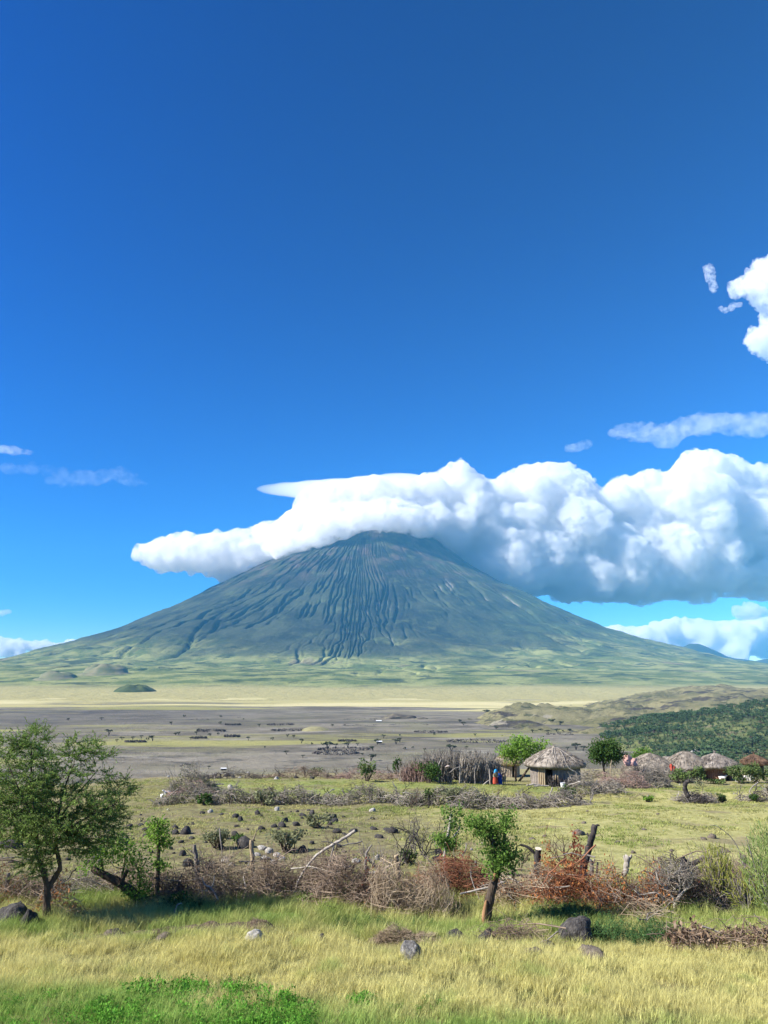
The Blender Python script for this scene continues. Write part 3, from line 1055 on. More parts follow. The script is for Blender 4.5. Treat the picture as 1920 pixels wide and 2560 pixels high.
def blades(seed, n, spread, h, w, lean, mt, seg=3, name='grass_clump'):
    """A tuft of n bent blades."""
    rng = np.random.default_rng(seed)
    mb = MB()
    r = spread * np.sqrt(rng.random(n))
    a = rng.random(n) * 2 * math.pi
    base = np.stack([r * np.cos(a), r * np.sin(a), np.full(n, -0.02)], -1)
    hh = h * rng.uniform(0.55, 1.15, n)
    d = rng.normal(size=(n, 2)); d /= np.linalg.norm(d, axis=1)[:, None] + 1e-9
    ln = lean * rng.uniform(0.2, 1.3, n) * hh
    side = np.stack([-d[:, 1], d[:, 0], np.zeros(n)], -1) * (w * rng.uniform(0.6, 1.2, n))[:, None] * 0.5
    V = []
    for k in range(seg + 1):
        t = k / seg
        c = base + np.stack([d[:, 0] * ln * t ** 2, d[:, 1] * ln * t ** 2, hh * (t - 0.18 * lean * t * t)], -1)
        f = (1 - t) ** 0.6 if k < seg else 0.05
        V += [c - side * f, c + side * f]
    V = np.stack(V, 1)
    q = np.array([[2 * k, 2 * k + 1, 2 * k + 3, 2 * k + 2] for k in range(seg)])
    F = (q[None] + (np.arange(n) * 2 * (seg + 1))[:, None, None]).reshape(-1, 4)
    mb.add(V.reshape(-1, 3), F)
    return mb.mesh(name, mt)


def leafy(seed, n_stem, h, spread, leaf, per, mt, up=0.6):
    """A low leafy weed: stems with broad leaves."""
    rng = np.random.default_rng(seed)
    mb = MB()
    P = []
    for _ in range(n_stem):
        a = rng.random() * 6.28
        r = spread * math.sqrt(rng.random())
        b = np.array([r * math.cos(a), r * math.sin(a), 0])
        top = b + np.array([rng.normal(0, .12) * h, rng.normal(0, .12) * h, h * rng.uniform(.6, 1.1)])
        P.append(np.stack([b, (b + top) / 2 + rng.normal(0, .02, 3), top]))
        t = rng.uniform(0.25, 1.05, per)[:, None]
        c = b + (top - b) * t + rng.normal(0, leaf * .75, (per, 3))
        mb.leaves(c, leaf * rng.uniform(.6, 1.25, per), rng, up=up, aspect=0.55)
    mb.tubes(np.array(P), np.full((len(P), 3), 0.004), 3)
    return mb.mesh('weed_clump', mt)


def region_points(rng, dens, y0, y1, xmin=-0.62, xmax=0.62, keep=None):
    """Random ground points between two distances, inside the fan that the view can see, plus a margin."""
    out = []
    ys = np.linspace(y0, y1, max(int((y1 - y0) / 0.5), 1) + 1)
    for a, b in zip(ys[:-1], ys[1:]):
        ym = (a + b) / 2
        n = rng.poisson(dens * (b - a) * (xmax - xmin) * ym)
        y = rng.uniform(a, b, n)
        out.append(np.stack([rng.uniform(xmin, xmax, n) * y, y], -1))
    p = np.vstack(out)
    if keep is not None:
        p = p[rng.random(len(p)) < keep(p[:, 0], p[:, 1])]
    return np.column_stack([p, height(p[:, 0], p[:, 1])])


def grass_mat(name, dry, green, mix_fn, transl=0.35):
    n = NT(name)
    oi = n.N.new('ShaderNodeObjectInfo')
    f = mix_fn(n)
    col = n.mix(f, dry, green)
    hv = n.N.new('ShaderNodeHueSaturation')
    mr = n.N.new('ShaderNodeMapRange')
    mr.inputs['To Min'].default_value = 0.66
    mr.inputs['To Max'].default_value = 1.30
    n.L.new(oi.outputs['Random'], mr.inputs['Value'])
    n.L.new(mr.outputs[0], hv.inputs['Value'])
    n.L.new(col, hv.inputs['Color'])
    tr = n.N.new('ShaderNodeBsdfTranslucent')
    mx = n.N.new('ShaderNodeMixShader')
    mx.inputs[0].default_value = transl
    n.L.new(hv.outputs[0], tr.inputs['Color'])
    n.L.new(hv.outputs[0], n.b.inputs['Base Color'])
    n.b.inputs['Roughness'].default_value = 0.7
    n.L.new(n.b.outputs[0], mx.inputs[1])
    n.L.new(tr.outputs[0], mx.inputs[2])
    n.L.new(mx.outputs[0], n.N['Material Output'].inputs['Surface'])
    return n.m


def bare(x, y):
    """Where the dark bank and the straw heap leave little grass."""
    bank = np.exp(-((y - 19.25) / 0.38) ** 4) * sstep(-7.9, -7.2, x) * (1 - sstep(-2.7, -2.2, x))
    straw = np.exp(-(((x - 0.55) / 0.85) ** 4 + ((y - 18.45) / 0.45) ** 4))
    return 1 - 0.93 * np.maximum(bank, straw)


def build_grass():
    rng = np.random.default_rng(3)

    def meadow_mix(n):
        # greener close to the camera, at the left, and again along the brush fence
        wob = n.math('MULTIPLY', n.math('SUBTRACT', n.noise(0.55, detail=4, rough=0.6), 0.5), 5.0)
        yy = n.math('ADD', n.math('ADD', n.y, wob), n.math('MULTIPLY', n.x, 0.20))
        near = n.step(14.9, 12.9, yy)
        far = n.math('MULTIPLY', n.step(18.0, 20.5, n.math('ADD', n.y, wob)), 0.9)
        patch = n.math('MULTIPLY', n.step(0.55, 0.72, n.noise(0.9, detail=4, offset=(4, 9, 0))), 0.5)
        return n.math('MAXIMUM', n.math('MAXIMUM', near, far), patch)
    gm = grass_mat('meadow_blade', (0.63, 0.585, 0.235), (0.29, 0.42, 0.10), meadow_mix)
    cl = [(blades(100 + k, 26, 0.15, 0.25, 0.010, 0.65, gm), gm) for k in range(6)] + [(blades(117, 9, 0.16, 0.40, 0.007, 0.5, gm), gm)]
    p = region_points(rng, 210, 11.5, 20.3, keep=lambda x, y: (0.30 + 0.70 * sstep(-0.35, 0.25, fbm(x / 0.9, y / 0.9, octaves=2, seed=200))) * bare(x, y))
    sz = rng.uniform(0.5, 1.15, len(p)) * (1 - 0.55 * np.exp(-((p[:, 0] + 6.4) ** 2 * .8 + (p[:, 1] - 17.4) ** 2 * 3))) * (0.75 + 0.25 * sstep(-.3, .5, fbm(p[:, 0] / 1.6, p[:, 1] / 1.6, octaves=2, seed=201)))
    scatter('meadow_grass', p, rng.random(len(p)) * 6.28, sz, cl, 'ripe yellow green meadow grass filling the foreground')

    def fence_mix(n):
        return n.step(0.40, 0.62, n.noise(0.5, detail=4, offset=(1, 4, 0)))
    fm = grass_mat('fence_blade', (0.53, 0.52, 0.19), (0.27, 0.36, 0.09), fence_mix)
    cl = [(blades(120 + k, 26, 0.2, 0.42, 0.011, 0.7, fm), fm) for k in range(5)]
    p = region_points(rng, 75, 19.0, 24.5, keep=lambda x, y: 0.15 + 0.85 * sstep(-0.3, 0.3, fbm(x / 1.4, y / 1.4, octaves=2, seed=210)) * (1 - 0.7 * sstep(22, 24.5, y)) * bare(x, y))
    scatter('tall_grass', p, rng.random(len(p)) * 6.28, rng.uniform(0.5, 1.05, len(p)), cl, 'taller green grass along the foot of the brush fence')

    def turf_mix(n):
        return n.step(0.38, 0.64, n.noise(0.22, detail=5, offset=(7, 1, 0)))
    tm = grass_mat('turf_blade', (0.43, 0.40, 0.155), (0.26, 0.31, 0.085), turf_mix)
    cl = [(blades(140 + k, 16, 0.22, 0.10, 0.03, 0.9, tm, 2), tm) for k in range(4)]
    p = region_points(rng, 13, 24, 74, xmin=-0.56, xmax=0.58, keep=lambda x, y: (0.10 + 0.9 * sstep(-0.25, 0.35, fbm(x / 2.6, y / 1.8, octaves=3, seed=220))) * (y < crest(x)) * (0.75 + 0.25 * sstep(-6, 6, x)))
    scatter('short_turf', p, rng.random(len(p)) * 6.28, rng.uniform(0.6, 1.5, len(p)), cl, 'short grazed turf on the field before the village')

    # broad-leaved weeds
    wm = mat('weed_leaf', [(.3, (0.085, 0.235, 0.028)), (.7, (0.18, 0.40, 0.05))], scale=2.0, rand=0.35, transl=0.35)
    cl = [(leafy(160 + k, 7, 0.22, 0.20, 0.055, 11, wm), wm) for k in range(4)]

    def blob(px_, py_, rx, ry, n, s0, s1, name, label):
        pts = []
        for _ in range(n):
            a, r = rnd.random() * 6.28, math.sqrt(rnd.random())
            q = gp(px_ + rx * r * math.cos(a), min(py_ + ry * r * math.sin(a), 2760))
            pts.append((q.x, q.y, q.z))
        return scatter(name, pts, np.array([rnd.random() * 6.28 for _ in pts]), np.array([rnd.uniform(s0, s1) for _ in pts]), cl, label)
    blob(500, 2560, 290, 95, 420, 0.45, 0.95, 'weed_patch', 'bright green broad leaved weeds at the bottom left')
    blob(420, 2500, 90, 22, 40, 0.7, 1.25, 'weed_patch', 'tallest weed clump standing out of the green patch')
    blob(905, 2512, 42, 12, 30, 0.5, 0.8, 'weed_patch', 'small dark weed clump in the meadow right of the green patch')
    blob(1040, 2522, 70, 14, 18, 0.35, 0.6, 'weed_patch', 'sparse low weeds right of the small dark clump')
    blob(120, 2540, 150, 60, 60, 0.4, 0.7, 'weed_patch', 'thin weeds among green grass in the bottom left corner')
    fm2 = mat('ferny_leaf', [(.3, (0.05, 0.115, 0.04)), (.7, (0.10, 0.19, 0.055))], scale=2.0, rand=0.3, transl=0.3)
    cl = [(leafy(180 + k, 9, 0.26, 0.22, 0.042, 16, fm2), fm2) for k in range(4)]
    blob(1560, 2345, 150, 24, 120, 0.7, 1.25, 'ground_cover', 'feathery dark green ground cover right of the big boulder')
    blob(1430, 2305, 90, 18, 50, 0.7, 1.2, 'ground_cover', 'feathery green plants behind the big boulder')
    blob(960, 2320, 120, 12, 50, 0.5, 0.9, 'ground_cover', 'dark green plants behind the straw heap')
    blob(420, 2270, 90, 14, 50, 0.6, 1.1, 'ground_cover', 'dark green plants round the foot of the leaning trunk')


build_grass()

# ------------------------------------------------------------------ shared materials
M_BARK = mat('bark_brown', [(.3, (0.050, 0.037, 0.028)), (.7, (0.125, 0.095, 0.068))], scale=9, stretch=(1, 1, .25), bump=0.8, bump_scale=30)
M_BARK_PALE = mat('bark_pale', [(.3, (0.24, 0.21, 0.175)), (.7, (0.44, 0.40, 0.34))], scale=7, stretch=(1, 1, .3), bump=0.5)
M_BARK_GREY = mat('bark_grey', [(.3, (0.13, 0.115, 0.10)), (.7, (0.28, 0.25, 0.22))], scale=7, stretch=(1, 1, .3), bump=0.6)
M_CHAR = mat('charred_wood', [(.3, (0.022, 0.020, 0.020)), (.7, (0.075, 0.066, 0.060))], scale=8, stretch=(1, 1, .3), bump=0.8)
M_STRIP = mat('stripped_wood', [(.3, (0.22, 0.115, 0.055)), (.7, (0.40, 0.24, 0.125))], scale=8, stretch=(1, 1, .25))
M_CUT = mat('cut_wood', [(.3, (0.55, 0.46, 0.33)), (.7, (0.72, 0.64, 0.50))], scale=12)
M_TAN = mat('post_tan', [(.3, (0.25, 0.19, 0.12)), (.7, (0.42, 0.34, 0.22))], scale=7, stretch=(1, 1, .3), bump=0.6)
M_TWIG = {
    'brown': mat('twig_brown', [(.35, (0.14, 0.10, 0.072)), (.65, (0.36, 0.275, 0.20))], scale=1.6, rand=0.1),
    'tan': mat('twig_tan', [(.35, (0.22, 0.165, 0.108)), (.65, (0.47, 0.375, 0.26))], scale=1.6, rand=0.1),
    'grey': mat('twig_grey', [(.35, (0.165, 0.145, 0.118)), (.65, (0.37, 0.325, 0.265))], scale=1.2, rand=0.1),
    'rust': mat('twig_rust', [(.35, (0.15, 0.062, 0.034)), (.65, (0.32, 0.15, 0.085))], scale=1.6, rand=0.1),
    'pink': mat('twig_pink', [(.35, (0.20, 0.13, 0.105)), (.65, (0.38, 0.27, 0.22))], scale=1.2),
    'dark': mat('twig_dark', [(.35, (0.05, 0.043, 0.040)), (.65, (0.14, 0.12, 0.105))], scale=1.2),
}
M_DRY = {
    'rust': mat('dry_leaf_rust', [(.32, (0.16, 0.052, 0.024)), (.52, (0.42, 0.155, 0.050)), (.68, (0.66, 0.33, 0.12))], scale=2.2, transl=0.25),
    'red': mat('dry_leaf_red', [(.35, (0.13, 0.036, 0.022)), (.65, (0.27, 0.085, 0.045))], scale=2.2, transl=0.2),
    'orange': mat('dry_leaf_orange', [(.35, (0.38, 0.16, 0.06)), (.65, (0.60, 0.30, 0.13))], scale=2.2, transl=0.3),
    'brown': mat('dry_leaf_brown', [(.32, (0.12, 0.075, 0.048)), (.52, (0.27, 0.185, 0.12)), (.7, (0.46, 0.36, 0.26))], scale=2.6, transl=0.2),
}
M_LEAF = {
    'acacia': mat('leaf_acacia', [(.32, (0.125, 0.215, 0.046)), (.68, (0.27, 0.385, 0.092))], scale=1.8, transl=0.35),
    'bright': mat('leaf_bright', [(.32, (0.11, 0.21, 0.03)), (.68, (0.26, 0.42, 0.065))], scale=3.0, transl=0.4),
    'green': mat('leaf_green', [(.32, (0.065, 0.14, 0.025)), (.68, (0.18, 0.295, 0.055))], scale=2.5, transl=0.38),
    'dark': mat('leaf_dark', [(.32, (0.030, 0.070, 0.016)), (.68, (0.090, 0.160, 0.035))], scale=1.5, transl=0.3),
    'shrub': mat('leaf_shrub', [(.32, (0.070, 0.115, 0.034)), (.68, (0.165, 0.225, 0.068))], scale=1.5, rand=0.12, transl=0.3),
    'grey': mat('leaf_grey', [(.32, (0.14, 0.155, 0.08)), (.68, (0.27, 0.28, 0.15))], scale=1.5, transl=0.3),
    'finger': mat('leaf_finger', [(.32, (0.22, 0.32, 0.085)), (.68, (0.44, 0.54, 0.19))], scale=3.0, transl=0.3),
    'yellow': mat('leaf_yellow', [(.32, (0.31, 0.34, 0.075)), (.68, (0.52, 0.52, 0.14))], scale=3.0, transl=0.3),
    'thicket': mat('leaf_thicket', [(.35, (0.05, 0.09, 0.036)), (.65, (0.115, 0.165, 0.064))], scale=0.2, rand=0.3, transl=0.2),
    'plain': mat('leaf_plain', [(.35, (0.030, 0.040, 0.020)), (.65, (0.060, 0.072, 0.032))], scale=0.3, rand=0.2),
}
M_ROCK = mat('lava_rock', [(.32, (0.034, 0.031, 0.030)), (.6, (0.082, 0.076, 0.070)), (.78, (0.16, 0.15, 0.135))], scale=5, rand=0.15, bump=1.0, bump_scale=14)
M_ROCK_GREY = mat('grey_rock', [(.32, (0.12, 0.115, 0.108)), (.55, (0.22, 0.21, 0.19)), (.74, (0.50, 0.48, 0.44))], scale=5, bump=1.0, bump_scale=14)
M_ROCK_BROWN = mat('brown_rock', [(.32, (0.11, 0.090, 0.070)), (.68, (0.24, 0.20, 0.155))], scale=4, bump=1.0, bump_scale=14)
M_ROCK_WHITE = mat('white_rock', [(.30, (0.22, 0.205, 0.18)), (.65, (0.50, 0.475, 0.42))], scale=4, bump=0.7, bump_scale=12)


def arcs(rng, starts, dirs, length, sag=0.3, k=5, wob=0.06):
    """(n, k, 3) bent twigs."""
    n = len(starts)
    d = dirs / (np.linalg.norm(dirs, axis=1)[:, None] + 1e-9)
    bend = rng.normal(size=(n, 3)) * sag
    t = np.linspace(0, 1, k)
    L = np.broadcast_to(length, (n,))[:, None, None]
    P = starts[:, None] + L * (d[:, None] * t[None, :, None] + bend[:, None] * (t * (1 - t))[None, :, None])
    P = P + rng.normal(size=(n, k, 3)) * wob * L * (t > 0)[None, :, None]
    return P


def poly(pts_px, d, wig=0.0, rng=None):
    """World polyline from picture points at distance d (a little depth wiggle keeps it round)."""
    out = []
    for i, (x, y) in enumerate(pts_px):
        dd = d + (rng.normal(0, wig) if rng is not None and i else 0)
        out.append(tuple(at(x, y, dd)))
    return np.array(out)


def smooth_line(p, n):
    p = np.asarray(p, float)
    s = np.linspace(0, len(p) - 1, n)
    i = np.clip(s.astype(int), 0, len(p) - 2)
    t = (s - i)[:, None]
    pm, p0, p1, p2 = p[np.maximum(i - 1, 0)], p[i], p[i + 1], p[np.minimum(i + 2, len(p) - 1)]
    return 0.5 * (2 * p0 + (p1 - pm) * t + (2 * pm - 5 * p0 + 4 * p1 - p2) * t * t + (3 * p0 - pm - 3 * p1 + p2) * t ** 3)


def ell_sample(rng, ells, n, wts=None):
    """Points in a union of ellipsoids (centre, radii), denser towards the skin."""
    w = np.array([r[0] * r[1] * r[2] for _, r in ells]) ** 0.67 if wts is None else np.array(wts, float)
    idx = rng.choice(len(ells), n, p=w / w.sum())
    v = rng.normal(size=(n, 3)); v /= np.linalg.norm(v, axis=1)[:, None]
    v *= rng.random((n, 1)) ** 0.45
    C = np.array([e[0] for e in ells])[idx]
    R = np.array([e[1] for e in ells])[idx]
    return C + v * R


def make_tree(name, label, cat, base, lines, ells, n_tip, rng, leaf_mat, leaf, per, spray, bark, mode='broad', group=None, wts=None, twig_r=0.008, up=0.3):
    """lines: (world polyline, r0, r1) limbs; twigs reach from them to tips sampled in the crown."""
    root = empty(name, base)
    b = np.array(tuple(base))
    tr = MB()
    nodes, rad = [], []
    for pl_, r0, r1 in lines:
        p = smooth_line(pl_ - b, max(len(pl_) * 4, 6))
        r = np.linspace(r0, r1, len(p)) * (1 + 0.10 * np.sin(np.arange(len(p)) * 1.9))
        tr.tube(p, r, 8)
        k0 = int(len(p) * 0.45)
        nodes += list(p[k0:]); rad += list(r[k0:])
    tr.build('trunk', bark, root, smooth=True)
    tips = ell_sample(rng, [(np.asarray(c) - b, r) for c, r in ells], n_tip, wts)
    if mode == 'feather':
        # long shoots that break the outline
        far = ell_sample(rng, [(np.asarray(c) - b, r * 1.38) for c, r in ells], 90, wts)
        tips = np.vstack([tips, far + np.array([0, 0, .12])])
    nodes = np.array(nodes); rad = np.array(rad)
    order = np.argsort(np.min(np.linalg.norm(tips[:, None] - nodes[None], axis=2), axis=1))
    lm, tw = MB(), MB()
    for t in tips[order]:
        dd = np.linalg.norm(nodes - t, axis=1) + 0.25 * np.maximum(nodes[:, 2] - t[2], 0)
        i = int(np.argmin(dd))
        s = nodes[i]
        ln = np.linalg.norm(t - s)
        mid = (s + t) / 2 + rng.normal(0, 0.08, 3) * ln + np.array([0, 0, 0.10 * ln])
        p = smooth_line(np.array([s, mid, t]), 6)
        r0 = min(rad[i] * 0.7, twig_r + 0.010 * ln)
        tw.tubes(p[None], np.linspace(r0, twig_r * 0.5, 6)[None], 4)
        nodes = np.vstack([nodes, p[2:]]); rad = np.concatenate([rad, np.linspace(r0, twig_r * .5, 6)[2:]])
        if mode == 'feather':
            k = 7
            out = (t - s) / (ln + 1e-6)
            dr = rng.normal(size=(k, 3)); dr[:, 2] *= 0.35
            dr = dr / np.linalg.norm(dr, axis=1)[:, None] + 0.7 * out + np.array([0, 0, 0.12])
            q = arcs(rng, np.repeat(t[None] - out * 0.1 * rng.random((k, 1)), k, 0)[:k], dr, spray * rng.uniform(.6, 1.2, k), 0.2, 4, 0.03)
            tw.tubes(q, np.full((k, 4), twig_r * 0.45), 3)
            tt = rng.random((k, per))
            a = np.clip((tt * 3).astype(int), 0, 2)
            f = tt * 3 - a
            ii = np.arange(k)[:, None]
            c = q[ii, a] * (1 - f)[..., None] + q[ii, a + 1] * f[..., None]
            lm.leaves(c.reshape(-1, 3) + rng.normal(0, leaf * .22, (k * per, 3)), leaf * rng.uniform(.6, 1.3, k * per), rng, up=up, aspect=0.34, dirs=np.repeat(dr / np.linalg.norm(dr, axis=1)[:, None], per, 0))
        else:
            c = t + rng.normal(0, 1, (per, 3)) * spray * np.array([1, 1, .8])
            lm.leaves(c, leaf * rng.uniform(.6, 1.3, per), rng, up=up, aspect=0.5)
    o = tw.build('twigs', bark, root); o['kind'] = 'stuff'
    o = lm.build('crown', leaf_mat, root); o['kind'] = 'stuff'
    return tag(root, label, cat, group)


def E(x, y, rx, ry, d, rd=None):
    """Crown ellipsoid given by its picture place and size."""
    k = d / FPX * 1.05
    return (np.array(tuple(at(x, y, d))), np.array([rx * k, (rx * k if rd is None else rd), ry * k]))


# ------------------------------------------------------------------ foreground trees
def build_trees():
    rng = np.random.default_rng(31)
    # the feathery thorn tree at the left edge
    b = gp(115, 2303); d = b.y
    ln = [(poly([(115, 2312), (117, 2260), (119, 2215)], d), .105, .085),
          (poly([(119, 2220), (110, 2185), (98, 2150), (92, 2090), (84, 2010), (78, 1930), (80, 1860)], d, .12, rng), .075, .014),
          (poly([(120, 2222), (142, 2185), (150, 2165), (140, 2110), (146, 2040), (160, 1975), (185, 1910)], d, .12, rng), .075, .014),
          (poly([(140, 2110), (175, 2070), (225, 2040), (290, 2010)], d - .2, .12, rng), .04, .010),
          (poly([(95, 2110), (60, 2060), (15, 2020), (-40, 1990)], d + .2, .12, rng), .045, .010),
          (poly([(146, 2050), (190, 1990), (240, 1930)], d + .4, .15, rng), .03, .010),
          (poly([(90, 2060), (50, 1980), (20, 1910)], d - .4, .15, rng), .03, .010)]
    el = [E(20, 1970, 120, 105, d), E(90, 1930, 100, 70, d), E(170, 1950, 110, 80, d), E(250, 2015, 70, 55, d), E(100, 2055, 150, 65, d), E(190, 2080, 105, 45, d),
          E(80, 1862, 45, 45, d, .5), E(95, 2150, 50, 38, d, .6), E(210, 1880, 50, 32, d, .7), E(-40, 2030, 90, 80, d), E(55, 2030, 110, 75, d), E(290, 1990, 35, 40, d, .5), E(30, 1885, 60, 40, d, .7), E(225, 2105, 70, 25, d, .5)]
    wt = [9, 7, 8, 5, 14, 9, 3, 3, 2.5, 5, 12, 1.6, 3, 3]
    make_tree('thorn_tree', 'tall feathery green thorn tree at the left edge', 'tree', b, ln, el, 660, rng, M_LEAF['acacia'], 0.055, 19, 0.36, M_BARK, 'feather', wts=wt, twig_r=0.007)
    # leaning trunk with fresh shoots
    d = 22.0; b = on(364, d)
    ln = [(poly([(372, 2285), (345, 2245), (300, 2208), (262, 2188), (230, 2172)], d), .15, .075), (poly([(300, 2215), (308, 2196), (319, 2176)], d - .1), .07, .045),
          (poly([(345, 2245), (350, 2200), (340, 2160)], d + .1), .03, .012), (poly([(262, 2190), (255, 2160), (250, 2130)], d), .03, .01), (poly([(300, 2208), (310, 2170), (312, 2140)], d + .1), .03, .01)]
    el = [E(250, 2135, 42, 34, d, .5), E(315, 2138, 55, 42, d, .6), E(345, 2200, 34, 40, d, .5), E(282, 2108, 42, 20, d, .4), E(212, 2162, 28, 18, d, .4), E(350, 2235, 30, 30, d, .4)]
    make_tree('leaning_tree', 'thick leaning trunk sprouting bright green leaves beside the thorn tree', 'tree', b, ln, el, 120, rng, M_LEAF['bright'], 0.085, 22, 0.105, M_BARK)
    # slim pole tree
    d = 22.7; b = on(393, d)
    ln = [(poly([(392, 2266), (394, 2200), (396, 2140), (397, 2075), (395, 2052)], d), .075, .03)]
    el = [E(398, 2085, 27, 32, d, .32), E(394, 2058, 20, 16, d, .25), E(405, 2163, 20, 11, d, .2), E(402, 2105, 26, 16, d, .25)]
    make_tree('pole_tree', 'slim upright tree with a small bright leafy head', 'tree', b, ln, el, 60, rng, M_LEAF['bright'], 0.085, 26, 0.085, M_BARK, wts=[8, 4, 2, 4])
    # lopped tree in the middle
    b = gp(1214, 2316); d = b.y
    ln = [(poly([(1213, 2322), (1219, 2275), (1230, 2225), (1241, 2180)], d), .128, .105), (poly([(1240, 2190), (1233, 2140), (1232, 2090), (1224, 2060)], d), .08, .03),
          (poly([(1243, 2185), (1258, 2130), (1262, 2080), (1272, 2040)], d + .1), .08, .02), (poly([(1232, 2100), (1205, 2082), (1182, 2062)], d - .1), .04, .015), (poly([(1250, 2160), (1285, 2140), (1292, 2120)], d), .04, .015)]
    el = [E(1242, 2105, 36, 48, d, .5), E(1255, 2145, 34, 34, d, .45), E(1268, 2050, 20, 28, d, .3), E(1218, 2065, 34, 26, d, .4), E(1188, 2058, 22, 18, d, .3), E(1276, 2130, 22, 32, d, .35), E(1236, 2165, 22, 20, d, .3), E(1205, 2075, 18, 15, d, .3)]
    t = make_tree('lopped_tree', 'lopped tree with a stout half stripped trunk and bushy green head', 'tree', b, ln, el, 190, rng, M_LEAF['green'], 0.082, 22, 0.095, M_BARK, wts=[9, 7, 3.4, 5, 2.4, 4, 3, 2])
    bb = np.array(tuple(b))
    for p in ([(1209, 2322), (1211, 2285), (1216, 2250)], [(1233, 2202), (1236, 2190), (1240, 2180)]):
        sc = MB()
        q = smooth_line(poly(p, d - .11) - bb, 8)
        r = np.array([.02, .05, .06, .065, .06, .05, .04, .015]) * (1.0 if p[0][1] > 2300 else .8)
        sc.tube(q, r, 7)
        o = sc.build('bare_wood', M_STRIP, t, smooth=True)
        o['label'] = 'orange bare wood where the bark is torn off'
    # young sapling behind the red brush
    b = gp(1116, 2196); d = b.y
    ln = [(poly([(1116, 2200), (1112, 2150), (1114, 2120), (1122, 2075), (1128, 2035)], d), .075, .03), (poly([(1114, 2110), (1145, 2078), (1150, 2055)], d), .035, .012)]
    el = [E(1132, 2038, 25, 24, d, .4), E(1108, 2098, 24, 22, d, .4), E(1136, 2072, 20, 16, d, .35), E(1125, 2112, 22, 14, d, .3)]
    make_tree('sapling', 'young tree with a pale bare stem behind the red brush', 'tree', b, ln, el, 70, rng, M_LEAF['green'], 0.10, 20, 0.105, M_BARK_PALE)


build_trees()


# ------------------------------------------------------------------ dead wood
def dead_bush_mesh(seed, h, spread, n0, depth, r0, name='branch', up=0.7):
    """A leafless shrub of forking branches, joined into one mesh."""
    rng = np.random.default_rng(seed)
    mb = MB()
    todo = []
    for _ in range(n0):
        a = rng.random() * 6.28
        todo.append((np.array([rng.normal(0, spread * .06), rng.normal(0, spread * .06), -0.03]), np.array([math.cos(a) * spread * .8, math.sin(a) * spread * .8, h * up * rng.uniform(.8, 1.3)]), h * rng.uniform(.4, .6), r0 * rng.uniform(.6, 1.0), depth))
    while todo:
        p, d, L, r, k = todo.pop()
        d = d / (np.linalg.norm(d) + 1e-9)
        q = arcs(rng, p[None], d[None], np.array([L]), 0.35, 5, 0.035)
        mb.tubes(q, np.linspace(r, r * .62, 5)[None], 5 if k >= depth - 1 else 4)
        if k > 0:
            for _ in range(rng.integers(2, 4)):
                j = rng.integers(2, 5)
                nd = d + rng.normal(0, .62, 3) + np.array([0, 0, .22])
                todo.append((q[0, j], nd, L * rng.uniform(.55, .85), r * rng.uniform(.5, .68), k - 1))
    return mb


def pole(name, pts_px, d, r0, r1, m, label, cat, knobs=(), cut=None, base=None, group=None):
    b = Vector(at(*pts_px[0], d)) if base is None else base
    bb = np.array(tuple(b))
    root = empty(name, b)
    mb = MB()
    p = smooth_line(poly(pts_px, d) - bb, max(4 * len(pts_px), 8))
    p[1:-1] += np.random.default_rng(int(pts_px[0][0])).normal(0, r0 * .15, (len(p) - 2, 3))
    mb.tube(p, np.linspace(r0, r1, len(p)) * (1 + .12 * np.sin(np.arange(len(p)) * 2.3)), 8)
    mb.build('stem', m, root, smooth=True)
    for kp, kr0, kr1 in knobs:
        kb = MB()
        kb.tube(smooth_line(poly(kp, d) - bb, 7), np.linspace(kr0, kr1, 7), 6)
        kb.build('branch', m, root, smooth=True)
    if cut is not None:
        cb = MB()
        e = p[-1]; t = p[-1] - p[-2]; t /= np.linalg.norm(t)
        cb.tube(np.array([e - t * .01, e + t * .012]), r1 * 0.97, 9)
        cb.build('cut_face', cut, root)
    return tag(root, label, cat, group)


